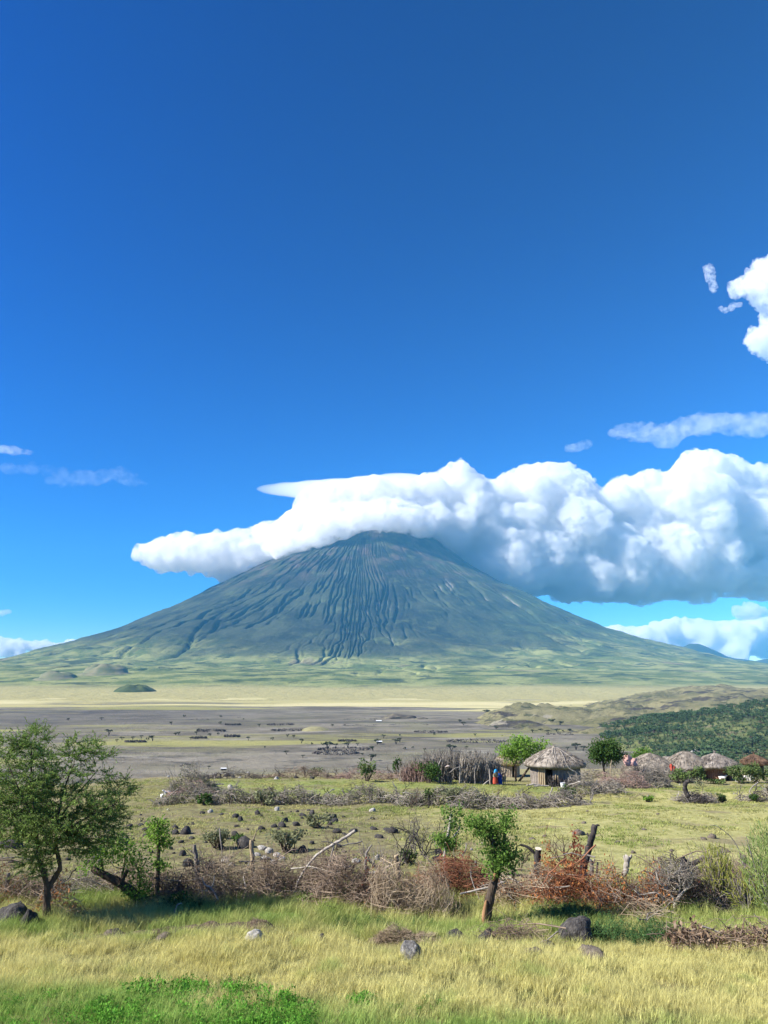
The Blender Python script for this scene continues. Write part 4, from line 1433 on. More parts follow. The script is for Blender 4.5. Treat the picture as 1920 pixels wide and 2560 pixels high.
def build_posts():
    def dd(x, y): return gp(x, y).y
    P = [
        ('fence_post', [(633, 2212), (631, 2150), (629, 2100)], 23.8, .075, .06, M_TAN, 'tall tan post with a pointed snag left of the middle of the fence', [([(631, 2105), (637, 2090), (642, 2072)], .03, .012), ([(632, 2160), (640, 2150), (650, 2146)], .02, .01)], None),
        ('fence_post', [(498, 2215), (492, 2165), (486, 2112)], 23.6, .085, .05, M_BARK_GREY, 'leaning grey post with a side snag right of the slim upright tree', [([(487, 2135), (478, 2128), (470, 2122)], .03, .015)], None),
        ('fence_post', [(996, 2205), (994, 2175), (990, 2145)], 24.2, .08, .085, M_TAN, 'short thick tan post with a knob head in the middle of the fence', [([(990, 2150), (986, 2143), (997, 2137)], .06, .03)], None),
        ('fence_post', [(1192, 2185), (1190, 2168), (1188, 2153)], 27.0, .045, .04, M_BARK_GREY, 'short thin grey post just left of the lopped tree', [], None),
        ('fence_post', [(1336, 2240), (1342, 2185), (1346, 2122)], 23.0, .13, .10, M_CHAR, 'charred post with a pale sawn top right of the lopped tree', [([(1340, 2190), (1320, 2192), (1290, 2188)], .05, .03), ([(1344, 2140), (1320, 2118), (1300, 2112)], .05, .03)], M_CUT),
        ('burnt_trunk', [(1448, 2200), (1462, 2160), (1474, 2115), (1487, 2064)], 22.8, .12, .085, M_CHAR, 'tall burnt trunk leaning right above the rusty brush', [([(1484, 2072), (1492, 2063), (1499, 2064)], .05, .02), ([(1476, 2096), (1470, 2088), (1469, 2082)], .035, .018)], None),
        ('fence_post', [(1478, 2195), (1480, 2170), (1478, 2150)], 24.6, .07, .055, M_BARK_GREY, 'forked grey stub just right of the burnt trunk', [([(1479, 2165), (1484, 2155), (1486, 2148)], .035, .02)], None),
        ('fence_post', [(1491, 2195), (1493, 2172), (1494, 2155)], 24.4, .035, .03, M_CHAR, 'thin black stub right of the forked grey stub', [], None),
        ('dead_stump', [(1563, 2190), (1566, 2165), (1570, 2142)], 24.4, .075, .10, M_BARK_PALE, 'bleached white stump with a knobbly head in the fence', [([(1568, 2155), (1562, 2146), (1561, 2139)], .06, .035), ([(1570, 2150), (1577, 2142), (1578, 2137)], .05, .03)], None),
        ('fence_post', [(1852, 2200), (1860, 2170), (1857, 2142)], 23.6, .07, .05, M_BARK_GREY, 'bent grey post near the right edge of the fence', [([(1859, 2165), (1866, 2180), (1850, 2196)], .03, .02)], None),
        ('fence_post', [(17, 2230), (19, 2205), (21, 2184)], 22.5, .06, .05, M_BARK_GREY, 'short grey post at the left end of the fence', [], None),
        ('dead_stump', [(1698, 2215), (1712, 2178), (1714, 2150)], 23.6, .13, .15, M_CHAR, 'broken burnt stump with a log arm pointing right', [([(1708, 2178), (1735, 2158), (1762, 2146)], .10, .06), ([(1702, 2200), (1722, 2186), (1738, 2170)], .06, .03)], None),
        ('fence_post', [(905, 2222), (912, 2195), (919, 2165)], 23.0, .075, .05, M_CHAR, 'dark red brown broken stake left of the tan brush ball', [], None),
        ('dead_stump', [(1288, 2235), (1284, 2190), (1276, 2165)], 23.6, .07, .06, M_CHAR, 'twisted dark stem between the lopped tree and the charred post', [([(1282, 2180), (1262, 2190), (1250, 2210)], .05, .03)], None),
        ('dead_branch', [(715, 2300), (722, 2262), (735, 2235), (752, 2190), (790, 2140), (835, 2110), (866, 2092), (888, 2077)], 22.6, .028, .045, M_BARK_PALE, 'long white bare branch slanting up out of the brush', [([(722, 2262), (706, 2234), (690, 2226)], .022, .012), ([(835, 2110), (824, 2160), (816, 2190)], .035, .02), ([(866, 2092), (868, 2102), (872, 2110)], .02, .01)], None),
        ('dead_branch', [(820, 2196), (828, 2165), (836, 2128)], 23.0, .045, .025, M_TAN, 'brown upright snag under the white bare branch', [], None),
        ('dead_branch', [(912, 2175), (915, 2140), (920, 2125), (930, 2112)], 23.4, .04, .02, M_BARK_GREY, 'crooked grey snag above the dark red stake', [], None),
        ('dead_branch', [(920, 2185), (945, 2178), (975, 2165)], 24.0, .05, .03, M_BARK_PALE, 'pale log lying behind the tan knob headed post', [], None),
        ('dead_branch', [(545, 2250), (528, 2220), (512, 2212), (505, 2195)], 22.0, .025, .015, M_BARK_PALE, 'thin white forked stick below the leaning grey post', [([(528, 2220), (534, 2205), (536, 2190)], .02, .01)], None),
        ('dead_branch', [(437, 2295), (438, 2275), (444, 2262), (455, 2258)], 20.5, .018, .012, M_BARK_PALE, 'small hooked white stick in the green grass', [], None),
        ('dead_branch', [(1500, 2280), (1560, 2268), (1600, 2240)], 21.2, .018, .01, M_TAN, 'thin tan stick lying across the grass below the rusty brush', [], None),
        ('dead_branch', [(1150, 2235), (1205, 2222), (1245, 2213)], 21.3, .02, .03, M_BARK_PALE, 'white stick lying in front of the lopped tree trunk', [], None),
        ('dead_branch', [(1830, 2238), (1860, 2180), (1840, 2110), (1800, 2070), (1775, 2062)], 22.4, .016, .008, M_BARK_GREY, 'long thin arching twig at the right over the field', [], None),
    ]
    for nm, pts, d, r0, r1, m, lab, kn, cut in P:
        base = gp(*pts[0])
        pole(nm, pts, d, r0, r1, m, lab, {'fence_post': 'post', 'burnt_trunk': 'tree trunk', 'dead_stump': 'stump', 'dead_branch': 'branch'}[nm], kn, cut)


build_posts()


def pile(label, x0, x1, ytop, ybase, d, style, n, dry=None, n_dry=0, rng=None, length=(0.5, 1.3), name='brush_pile', cat='brush', upright=0, r=0.010, depth=0.9, sag=0.5, branches=3, leaf=0.075, flatness=0.30, up_h=0.5, group=None, dry_box=None, ball=False):
    """A heap of cut thorn branches: twigs, sometimes dry leaves, a few thicker branches."""
    rng = rng or RNG
    if name == 'brush_pile' and ybase - ytop > 70 and not ball and dry is None and style != 'dark':
        ytop += 18; n = int(n * .72); upright = int(upright * 2.2) + 14; r *= .95
    k = d / FPX * 1.05
    xm = (x0 + x1) / 2
    b = on(xm, d)
    root = empty(name, b)
    wid, hgt = (x1 - x0) * k, (ybase - ytop) * k

    def env(u):
        flat_top = name == 'brush_pile' and x1 - x0 > 100
        return np.clip(1 - np.abs(2 * u - 1) ** (7.0 if flat_top else 3.0), 0.12, 1) * (0.66 + 0.24 * np.sin(u * 9 + x0) + 0.10 * np.sin(u * 31 + x1))

    def inside(m):
        u = rng.random(m)
        v = rng.normal(0, 0.4, m)
        z = rng.random(m) ** 0.85 * hgt * env(u) * np.clip(1 - 0.5 * v * v, .2, 1)
        X, Yv = (u - .5) * wid, v * depth
        gz = height(b.x + X, b.y + Yv) - b.z
        return np.stack([X, Yv, z + gz], -1), u
    c, u = inside(n)
    dr = rng.normal(size=(n, 3)); dr[:, 2] *= flatness
    if ball:
        dr = np.cross(c - np.array([0, 0, hgt * .4]), rng.normal(size=(n, 3)))
    L = rng.uniform(*length, n)
    P = arcs(rng, c - dr / (np.linalg.norm(dr, axis=1)[:, None] + 1e-9) * L[:, None] * .5, dr, L, sag, 4, 0.03)
    g = height(b.x + P[..., 0], b.y + P[..., 1]) - b.z
    P[..., 2] = np.maximum(P[..., 2], g + 0.01)
    tw = MB()
    tw.tubes(P, np.outer(r * rng.uniform(.45, 1.1, n), np.linspace(1, .45, 4)), 3)
    if upright:
        c2, u2 = inside(upright)
        gz = height(b.x + c2[:, 0], b.y + c2[:, 1]) - b.z
        c2[:, 2] = gz
        dr = rng.normal(0, .30, (upright, 3)); dr[:, 2] = 1
        P = arcs(rng, c2, dr, (hgt * env(u2) + up_h * rng.random(upright)), .25, 5, .035)
        tw.tubes(P, np.outer(r * rng.uniform(.7, 1.3, upright), np.linspace(1, .4, 5)), 3)
    o = tw.build('twigs', M_TWIG[style], root); o['kind'] = 'stuff'
    if dry:
        c, u = inside(n_dry)
        if dry_box:
            q0, q1 = dry_box
            c[:, 0] = (q0 + (q1 - q0) * u - .5) * wid
        c = c + rng.normal(0, .05, c.shape)
        dl = MB()
        dv = np.tile(np.array([[0, 0, -1.0]]), (n_dry, 1))
        dl.leaves(c, leaf * rng.uniform(.6, 1.5, n_dry), rng, up=0.1, aspect=0.45, dirs=dv * 0.8)
        o = dl.build('dry_leaves' if dry in M_DRY else 'foliage', M_DRY.get(dry) or M_LEAF[dry], root); o['kind'] = 'stuff'
    for _ in range(branches):
        c, u = inside(1)
        c[:, 2] = rng.uniform(.5, 1.0) * hgt * env(u)
        dr = rng.normal(size=(1, 3)) * np.array([1, .5, .35])
        L = rng.uniform(.9, 1.8)
        P = arcs(rng, c - dr / np.linalg.norm(dr) * L * .5, dr, np.array([L]), .25, 7, .02)
        bm = MB()
        bm.tubes(P, np.linspace(r * 2.2, r * .9, 7)[None], 5)
        bm.build('branch', [M_BARK_GREY, M_BARK_GREY, M_TWIG[style], M_BARK_PALE][rng.integers(0, 4)], root, smooth=True)
    return tag(root, label, cat, group)


def build_brush_fence():
    rng = np.random.default_rng(41)
    kw = dict(rng=rng)
    pile('brown thorn brush with burnt orange leaves at the left end of the fence', -90, 150, 2190, 2285, 22.6, 'brown', 520, 'orange', 420, dry_box=(.30, .72), leaf=.07, upright=30, **kw)
    pile('grey brown brush behind the thorn tree trunk', 140, 300, 2205, 2280, 23.4, 'grey', 420, upright=20, **kw)
    pile('dead branch with curled orange leaves beside the thorn tree trunk', 128, 216, 2180, 2278, 21.0, 'tan', 60, 'orange', 360, leaf=.085, depth=.3, branches=1, **kw)
    pile('low brush between the leaning trunk and the slim tree', 280, 430, 2205, 2275, 23.6, 'brown', 330, upright=20, **kw)
    pile('tangled brown thorn brush right of the slim tree', 410, 560, 2175, 2292, 22.8, 'brown', 720, upright=46, **kw)
    pile('brown brush with pale sticks round the tan snag post', 540, 700, 2170, 2290, 23.0, 'tan', 680, upright=56, branches=5, **kw)
    pile('dark brown brush under the long white branch', 660, 830, 2180, 2300, 22.8, 'brown', 820, upright=50, branches=5, **kw)
    pile('brown brush heap with a dark red leafy patch', 790, 970, 2195, 2318, 22.0, 'brown', 880, 'red', 420, dry_box=(.55, .90), leaf=.06, upright=36, branches=5, **kw)
    pile('round tan ball of fine thorn brush', 930, 1110, 2206, 2322, 21.4, 'tan', 1000, ball=True, r=.008, branches=3, length=(.5, 1.1), **kw)
    pile('long heap of reddish brown brush left of the lopped tree', 1040, 1240, 2168, 2262, 23.4, 'rust', 720, 'red', 800, leaf=.06, branches=6, flatness=.18, upright=26, **kw)
    pile('pointed sheaf of dark red leaves leaning on the pale stem', 1100, 1152, 2135, 2235, 24.2, 'rust', 70, 'red', 420, leaf=.085, depth=.35, branches=0, **kw)
    pile('tan and rusty brush behind the lopped tree trunk', 1220, 1370, 2215, 2305, 22.0, 'tan', 480, 'rust', 560, leaf=.06, branches=5, upright=20, **kw)
    pile('hanging sheaf of rusty leaves beside the charred post', 1330, 1402, 2135, 2262, 22.6, 'rust', 70, 'rust', 1300, leaf=.075, depth=.4, branches=1, **kw)
    pile('tall pointed sheaf of dark red leaves below the burnt trunk', 1385, 1462, 2110, 2268, 22.4, 'rust', 60, 'red', 1700, leaf=.08, depth=.42, branches=1, **kw)
    pile('wide heap of rust coloured dead leaves right of the lopped tree', 1310, 1500, 2205, 2312, 21.6, 'rust', 380, 'rust', 2500, leaf=.066, branches=5, **kw)
    pile('rusty leaf brush under the bleached stump', 1470, 1640, 2195, 2305, 21.4, 'brown', 300, 'rust', 2400, leaf=.065, branches=5, upright=54, **kw)
    pile('dark bare brush behind the white dead shrub', 1600, 1760, 2218, 2318, 21.8, 'dark', 620, 'red', 160, leaf=.06, up_h=.35, upright=46, branches=4, **kw)
    pile('grey brown brush of curling stems before the right hand bush', 1720, 1860, 2190, 2310, 22.4, 'brown', 520, upright=26, sag=1.1, branches=4, **kw)
    pile('brown brush behind the finger leaved bush at the right edge', 1830, 1990, 2190, 2300, 23.0, 'brown', 420, upright=16, sag=.9, **kw)
    pile('thin dry twig bundle hanging in front of the dark brush', 1540, 1625, 2275, 2330, 20.6, 'tan', 180, branches=2, r=.007, **kw)
    pile('small heap of dead twigs on the grass right of the lopped tree', 1225, 1330, 2325, 2368, 18.6, 'brown', 220, branches=2, r=.008, depth=.4, **kw)
    # fallen branches with curled brown leaves
    pile('heap of curled brown dead leaves on a fallen branch', 1640, 1740, 2335, 2398, 18.2, 'brown', 60, 'brown', 460, leaf=.115, depth=.35, branches=2, **kw)
    pile('leaf cluster on a broken twig standing above the fallen branch', 1680, 1716, 2300, 2345, 18.9, 'brown', 14, 'brown', 120, leaf=.11, depth=.15, branches=0, **kw)
    pile('low fallen branch with brown leaves in the middle of the litter', 1730, 1830, 2352, 2395, 18.2, 'brown', 60, 'brown', 260, leaf=.10, depth=.35, branches=2, **kw)
    pile('fallen brown leaved branch at the right edge', 1810, 1990, 2345, 2400, 18.0, 'brown', 110, 'brown', 520, leaf=.10, depth=.4, branches=4, **kw)
    # straw
    mounds = [(1010, 2352, 150, 32, 'tan', 'heap of pale cut straw in the meadow'), (640, 2325, 95, 20, 'brown', 'brown mound of dry grass at the end of the dark bank')]
    for x, yb, w, h, st, lab in mounds:
        pile(lab, x - w / 2, x + w / 2, yb - h, yb + 4, gp(x, yb).y, st, 1500, length=(.10, .26), r=.005, sag=.3, branches=0, depth=.35, flatness=.35, name='straw_heap', cat='straw', rng=rng)
    # white dead shrub
    b = gp(1680, 2306)
    root = empty('dead_shrub', b)
    bb = np.array(tuple(b))
    for pts, r0, r1 in (([(1678, 2312), (1684, 2280), (1690, 2252)], .06, .05), ([(1690, 2255), (1668, 2225), (1648, 2205), (1640, 2180)], .04, .012), ([(1690, 2252), (1710, 2228), (1722, 2215), (1716, 2190)], .04, .012), ([(1688, 2262), (1700, 2225), (1698, 2185), (1704, 2160)], .032, .01),
                        ([(1660, 2250), (1640, 2232), (1600, 2236), (1590, 2215)], .03, .012), ([(1668, 2268), (1655, 2250), (1640, 2240)], .03, .014), ([(1668, 2225), (1672, 2195), (1668, 2170)], .02, .008), ([(1722, 2215), (1732, 2200), (1728, 2175)], .02, .008)):
        mb = MB()
        mb.tube(smooth_line(poly(pts, 20.9, .08, rng) - bb, 12), np.linspace(r0, r1, 12), 6)
        mb.build('branch', M_BARK_PALE, root, smooth=True)
    st = np.array([tuple(at(rng.uniform(1640, 1735), rng.uniform(2165, 2225), 20.9 + rng.normal(0, .25))) for _ in range(140)]) - bb
    dr = rng.normal(0, .6, (140, 3)); dr[:, 2] = rng.uniform(.1, 1, 140)
    mb = MB()
    mb.tubes(arcs(rng, st, dr, rng.uniform(.25, .6, 140), .3, 4, .04), np.tile(np.linspace(.009, .004, 4), (140, 1)), 3)
    o = mb.build('twigs', M_TWIG['grey'], root); o['kind'] = 'stuff'
    tag(root, 'white forked dead shrub standing before the dark brush', 'shrub')


build_brush_fence()


def finger_bush(label, x, ybase, w, h, d, m, n, rng, leaf=0.16, bark=M_BARK_GREY):
    """A bush of thin green finger twigs."""
    b = on(x, d)
    root = empty('finger_bush', b)
    k = d / FPX * 1.05
    W_, H_ = w * k, h * k
    st = MB(); lf = MB()
    ns = 26
    a = rng.random(ns) * 6.28
    tips = np.stack([np.cos(a) * W_ * .42 * rng.random(ns) ** .5, np.sin(a) * .5 * W_ * .6 * rng.random(ns), H_ * rng.uniform(.45, .95, ns)], -1)
    P = np.stack([smooth_line(np.array([[rng.normal(0, W_ * .06), rng.normal(0, .1), 0], t * np.array([.7, .7, .5]), t]), 6) for t in tips])
    st.tubes(P, np.tile(np.linspace(.022, .008, 6), (ns, 1)), 5)
    st.build('stems', bark, root)['kind'] = 'stuff'
    c = ell_sample(rng, [(np.array([0, 0, H_ * .55]), np.array([W_ * .5, W_ * .4, H_ * .48]))], n)
    dr = (c - np.array([0, 0, H_ * .1])) / np.linalg.norm(c - np.array([0, 0, H_ * .1]), axis=1)[:, None] + np.array([0, 0, .5]) + rng.normal(0, .45, (n, 3))
    lf.tubes(arcs(rng, c, dr, leaf * rng.uniform(.6, 1.4, n), .2, 4, .03), np.tile(np.array([.007, .009, .008, .003]), (n, 1)), 3)
    lf.build('foliage', m, root)['kind'] = 'stuff'
    return tag(root, label, 'bush')


def build_bushes_near():
    rng = np.random.default_rng(47)
    finger_bush('pale green finger leaved bush cut by the right edge', 1915, 2380, 150, 200, 19.6, M_LEAF['finger'], 1900, rng)
    finger_bush('yellow green bush of upright fingers left of the pale green bush', 1768, 2310, 70, 125, 21.4, M_LEAF['yellow'], 420, rng, .18)
    finger_bush('low yellowing bush between the two finger bushes', 1835, 2320, 90, 85, 20.8, M_LEAF['yellow'], 380, rng, .14)


build_bushes_near()


# ------------------------------------------------------------------ rocks
def rock_mesh(seed, m, sub=3, flat=0.7):
    import bmesh
    bm = bmesh.new()
    bmesh.ops.create_icosphere(bm, subdivisions=sub, radius=1.0)
    v = np.array([q.co[:] for q in bm.verts])
    f = np.array([[q.index for q in p.verts] for p in bm.faces])
    bm.free()
    rng = np.random.default_rng(seed)
    # knock off a few flat facets, then roughen
    for _ in range(11):
        nrm = rng.normal(size=3); nrm /= np.linalg.norm(nrm)
        c = rng.uniform(.60, .90)
        dd = v @ nrm
        v = v - np.maximum(dd - c, 0)[:, None] * nrm * .97
    v = v * (1 + 0.13 * fbm(v[:, 0] * 1.9 + seed, v[:, 1] * 1.9, v[:, 2] * 1.9, 5, seed, 0.55))[:, None]
    v[:, 2] *= flat
    return mesh_from('rock', v, f, m, False)


def rock(x, y, w, h, m, label, seed, sub=3, name='boulder', cat='rock', group=None, rz=None, me=None):
    p = gp(x, y)
    k = p.y / FPX * 1.04
    o = bpy.data.objects.new(name, me or rock_mesh(seed, m, sub))
    link(o)
    sx, sz = w * k * .52, h * k * .62
    o.location = (p.x, p.y + sx * .5, p.z + sz * .12)
    o.scale = (sx, sx * .85, sz / .62)
    o.rotation_euler = (rnd.uniform(-.15, .15), rnd.uniform(-.15, .15), rnd.uniform(0, 6.28) if rz is None else rz)
    return tag(o, label, cat, group)


def build_rocks():
    big = [
        (20, 2316, 92, 54, M_ROCK, 'rounded black boulder at the left edge of the meadow', 301),
        (66, 2326, 50, 55, M_ROCK, 'upright dark boulder beside the rounded one at left', 302),
        (632, 2352, 50, 24, M_ROCK_WHITE, 'small white stone in the yellow meadow', 303),
        (804, 2358, 22, 24, M_ROCK, 'little dark stone in the meadow left of the straw heap', 304),
        (1024, 2396, 54, 42, M_ROCK_GREY, 'pale topped grey rock alone in the meadow', 305),
        (1140, 2358, 56, 30, M_ROCK, 'low dark rock right of the straw heap', 306),
        (1222, 2364, 62, 34, M_ROCK, 'dark split rock below the lopped tree', 307),
        (1450, 2364, 86, 66, M_ROCK, 'largest dark grey boulder right of centre in the meadow', 308),
        (1492, 2398, 74, 26, M_ROCK_BROWN, 'low brown rock in front of the largest boulder', 309),
        (1334, 2396, 44, 26, M_ROCK_BROWN, 'small brown rock left of the largest boulder', 310),
        (1366, 2372, 40, 16, M_ROCK, 'flat dark rock beside the largest boulder', 311),
        (278, 2342, 46, 16, M_ROCK_BROWN, 'flat brown stone sunk in the meadow at left', 312),
        (408, 2350, 36, 16, M_ROCK_BROWN, 'flat stone sunk in the meadow below the dark bank', 313),
    ]
    for x, y, w, h, m, lab, sd in big:
        rock(x, y, w, h, m, lab, sd, 4)
    # black stones on the left of the field, the ones that can be picked out first
    fix = [(463, 2086, 22, 20), (588, 2045, 16, 11), (601, 2054, 15, 13), (643, 2037, 16, 12), (710, 2055, 19, 11), (705, 2068, 18, 15), (739, 2065, 18, 13), (684, 2069, 14, 9), (653, 2077, 16, 11), (587, 2089, 16, 11), (437, 2072, 16, 10),
           (435, 2085, 20, 11), (349, 2066, 20, 9), (362, 2077, 16, 9), (363, 2092, 16, 8), (468, 2166, 24, 18), (454, 2140, 18, 14), (757, 2132, 24, 18), (779, 2036, 16, 11), (756, 2041, 15, 9), (779, 2047, 13, 9), (805, 2048, 11, 8), (554, 2039, 10, 6),
           (591, 2069, 12, 7), (557, 2085, 10, 6), (547, 2076, 9, 5), (479, 2098, 14, 8), (451, 2108, 13, 8), (505, 2035, 12, 7), (983, 2083, 22, 14), (1099, 2138, 20, 16), (1066, 2150, 16, 10), (1094, 2152, 22, 11), (829, 2045, 20, 12), (833, 2057, 22, 12),
           (806, 2048, 10, 8), (843, 2083, 20, 10), (883, 2081, 18, 8), (933, 2075, 18, 8), (968, 2079, 20, 9), (947, 2095, 18, 10), (929, 2049, 14, 6), (17, 2122, 48, 30), (311, 2108, 16, 16), (324, 2068, 16, 7), (351, 2067, 14, 7), (376, 2133, 12, 8), (467, 2165, 20, 16),
           (525, 2170, 30, 14), (610, 2120, 40, 26), (800, 2225, 24, 15)]
    meshes = [rock_mesh(340 + k, M_ROCK, 2) for k in range(7)]
    lab, grp = 'black lava stone lying on the left half of the field', 'black lava stones strewn over the left of the field'
    r2 = random.Random(5)
    for i, (x, y, w, h) in enumerate(fix):
        rock(x, y, w * 1.2, h * 1.2, M_ROCK, lab, i, name='lava_stone', group=grp, me=meshes[i % 7])
    for i in range(120):
        x = r2.uniform(-20, 900)
        y = 2025 + 135 * r2.random() ** 1.2
        w = r2.uniform(5, 14) * (y - 1850) / 230
        rock(x, y, w, w * .6, M_ROCK, lab, i, name='lava_stone', group=grp, me=meshes[i % 7])
    rt = [(1448, 2088, 34, 14, 'M'), (1782, 2096, 22, 14, 'M'), (1760, 2099, 16, 7, 'M'), (1332, 2101, 18, 8, 'M'), (1363, 2093, 16, 9, 'M'), (1681, 2129, 12, 6, 'M'), (1814, 2131, 30, 8, 'M'), (1762, 2151, 30, 14, 'M'), (1797, 2152, 18, 8, 'M'), (1762, 2180, 36, 14, 'M'), (1814, 2188, 42, 24, 'M'),
          (1650, 2150, 12, 9, 'M'), (1585, 2134, 14, 9, 'M'), (1461, 2059, 14, 6, 'M'), (1610, 2075, 16, 5, 'M'), (1865, 2160, 16, 24, 'M'), (1645, 2036, 9, 4, 'M'), (1470, 2030, 10, 5, 'M'), (1545, 2108, 16, 6, 'M')]
    m2 = [rock_mesh(360 + k, M_ROCK_BROWN, 2) for k in range(5)]
    for i, (x, y, w, h, _) in enumerate(rt):
        rock(x, y, w, h, None, 'grey brown stone lying on the right half of the field', i, name='field_stone', group='grey brown stones on the right of the field', me=m2[i % 5])
    wh = [(561, 2158, 22, 18), (578, 2166, 16, 12), (655, 2125, 26, 12), (672, 2132, 24, 13), (690, 2142, 22, 12), (704, 2150, 20, 10), (664, 2150, 26, 11), (642, 2140, 18, 9), (712, 2128, 18, 9), (720, 2112, 16, 8), (682, 2160, 22, 10), (931, 2029, 17, 11), (692, 2027, 14, 12), (943, 2150, 12, 16), (955, 2156, 14, 10), (1178, 2125, 8, 6), (890, 2158, 26, 11), (860, 2170, 22, 10), (525, 2032, 14, 11), (420, 2026, 7, 5), (1205, 2110, 7, 4), (1620, 1990, 6, 3), (1790, 1985, 6, 3), (1700, 1962, 5, 3), (1835, 1985, 5, 3)]
    m3 = [rock_mesh(380 + k, M_ROCK_WHITE, 2) for k in range(5)]
    for i, (x, y, w, h) in enumerate(wh):
        rock(x, y, w, h, None, 'whitish stone or rubble lying on the open field', i, name='white_stone', group='whitish stones scattered over the field', me=m3[i % 5])
    # crest stones
    for i, (x, y, w, h) in enumerate([(430, 1938, 14, 9), (468, 1942, 10, 7), (520, 1944, 10, 8), (535, 1943, 16, 12), (547, 1945, 12, 8), (568, 1942, 18, 14), (582, 1944, 10, 9), (600, 1947, 12, 7), (660, 1945, 10, 8), (620, 1933, 7, 5), (420, 1943, 9, 5), (690, 1948, 14, 9), (740, 1946, 12, 8), (780, 1948, 14, 8), (820, 1946, 12, 8), (860, 1946, 14, 8)]):
        rock(x, y, w, h, None, 'stone on the low bank along the edge of the hill', i, name='bank_stone', group='stones on the low bank at the hill edge', me=(meshes + m3)[i % 12])


build_rocks()


def build_dark_bank():
    """The low dark ridge of old grass and soil in the meadow at left."""
    m = mat('dark_sod', [(.3, (0.050, 0.038, 0.028)), (.7, (0.15, 0.11, 0.075))], scale=6, bump=1.0, bump_scale=20)
    a, b = gp(230, 2330), gp(690, 2332)
    nu, nv = 120, 14
    u = np.linspace(0, 1, nu)[:, None]; v = np.linspace(-1, 1, nv)[None, :]
    X = a.x + (b.x - a.x) * u + 0 * v
    Y = 19.3 + 0.35 * v + 0.25 * vnoise(u * 8, u * 0, seed=95)
    hh = (0.07 + 0.10 * sstep(.3, .7, u)) * (1 - v ** 2) * sstep(0, .1, u) * sstep(1, .93, u) * (0.8 + .35 * vnoise(u * 14 + 0 * v, v * 2, seed=96)) * 1.25
    Z = height(X, Y) - 0.03 + hh + 0.03 * fbm(X * 6, Y * 6, octaves=3, seed=97) * (1 - np.abs(v))
    o = bpy.data.objects.new('earth_bank', mesh_from('earth_bank', np.stack([X, Y, Z], -1).reshape(-1, 3), grid_faces(nu, nv), m, False))
    link(o)
    tag(o, 'low dark ridge of old sod across the meadow at left', kind='structure')


build_dark_bank()

# ------------------------------------------------------------------ the village
M_THATCH = mat('thatch', [(.30, (0.16, 0.135, 0.108)), (.55, (0.29, 0.25, 0.20)), (.75, (0.42, 0.37, 0.30))], scale=2.4, stretch=(1, 1, .5), bump=1.0, bump_scale=14, rand=0.06)
M_THATCH_GREY = mat('thatch_grey', [(.30, (0.17, 0.145, 0.122)), (.55, (0.30, 0.262, 0.22)), (.75, (0.42, 0.375, 0.315))], scale=2.4, stretch=(1, 1, .5), bump=1.0, bump_scale=14, rand=0.06)
M_THATCH_RUST = mat('thatch_rust', [(.30, (0.10, 0.062, 0.042)), (.70, (0.27, 0.175, 0.115))], scale=2.4, stretch=(1, 1, .5), bump=1.0, bump_scale=14)
M_THATCH_GOLD = mat('thatch_gold', [(.30, (0.28, 0.215, 0.11)), (.70, (0.52, 0.43, 0.25))], scale=2.4, bump=1.0, bump_scale=14)
M_DUNG = mat('dung_wall', [(.30, (0.15, 0.125, 0.105)), (.70, (0.27, 0.235, 0.20))], scale=3, bump=1.0, bump_scale=10)
M_DUNG_RED = mat('red_mud_wall', [(.30, (0.17, 0.095, 0.060)), (.70, (0.29, 0.175, 0.115))], scale=3, bump=1.0, bump_scale=10)
M_DUNG_TAN = mat('tan_mud_wall', [(.30, (0.25, 0.20, 0.145)), (.70, (0.40, 0.335, 0.25))], scale=3, bump=1.0, bump_scale=10)
M_EARTH = mat('earth_floor', [(.3, (0.06, 0.05, 0.04)), (.7, (0.11, 0.09, 0.07))], scale=3)


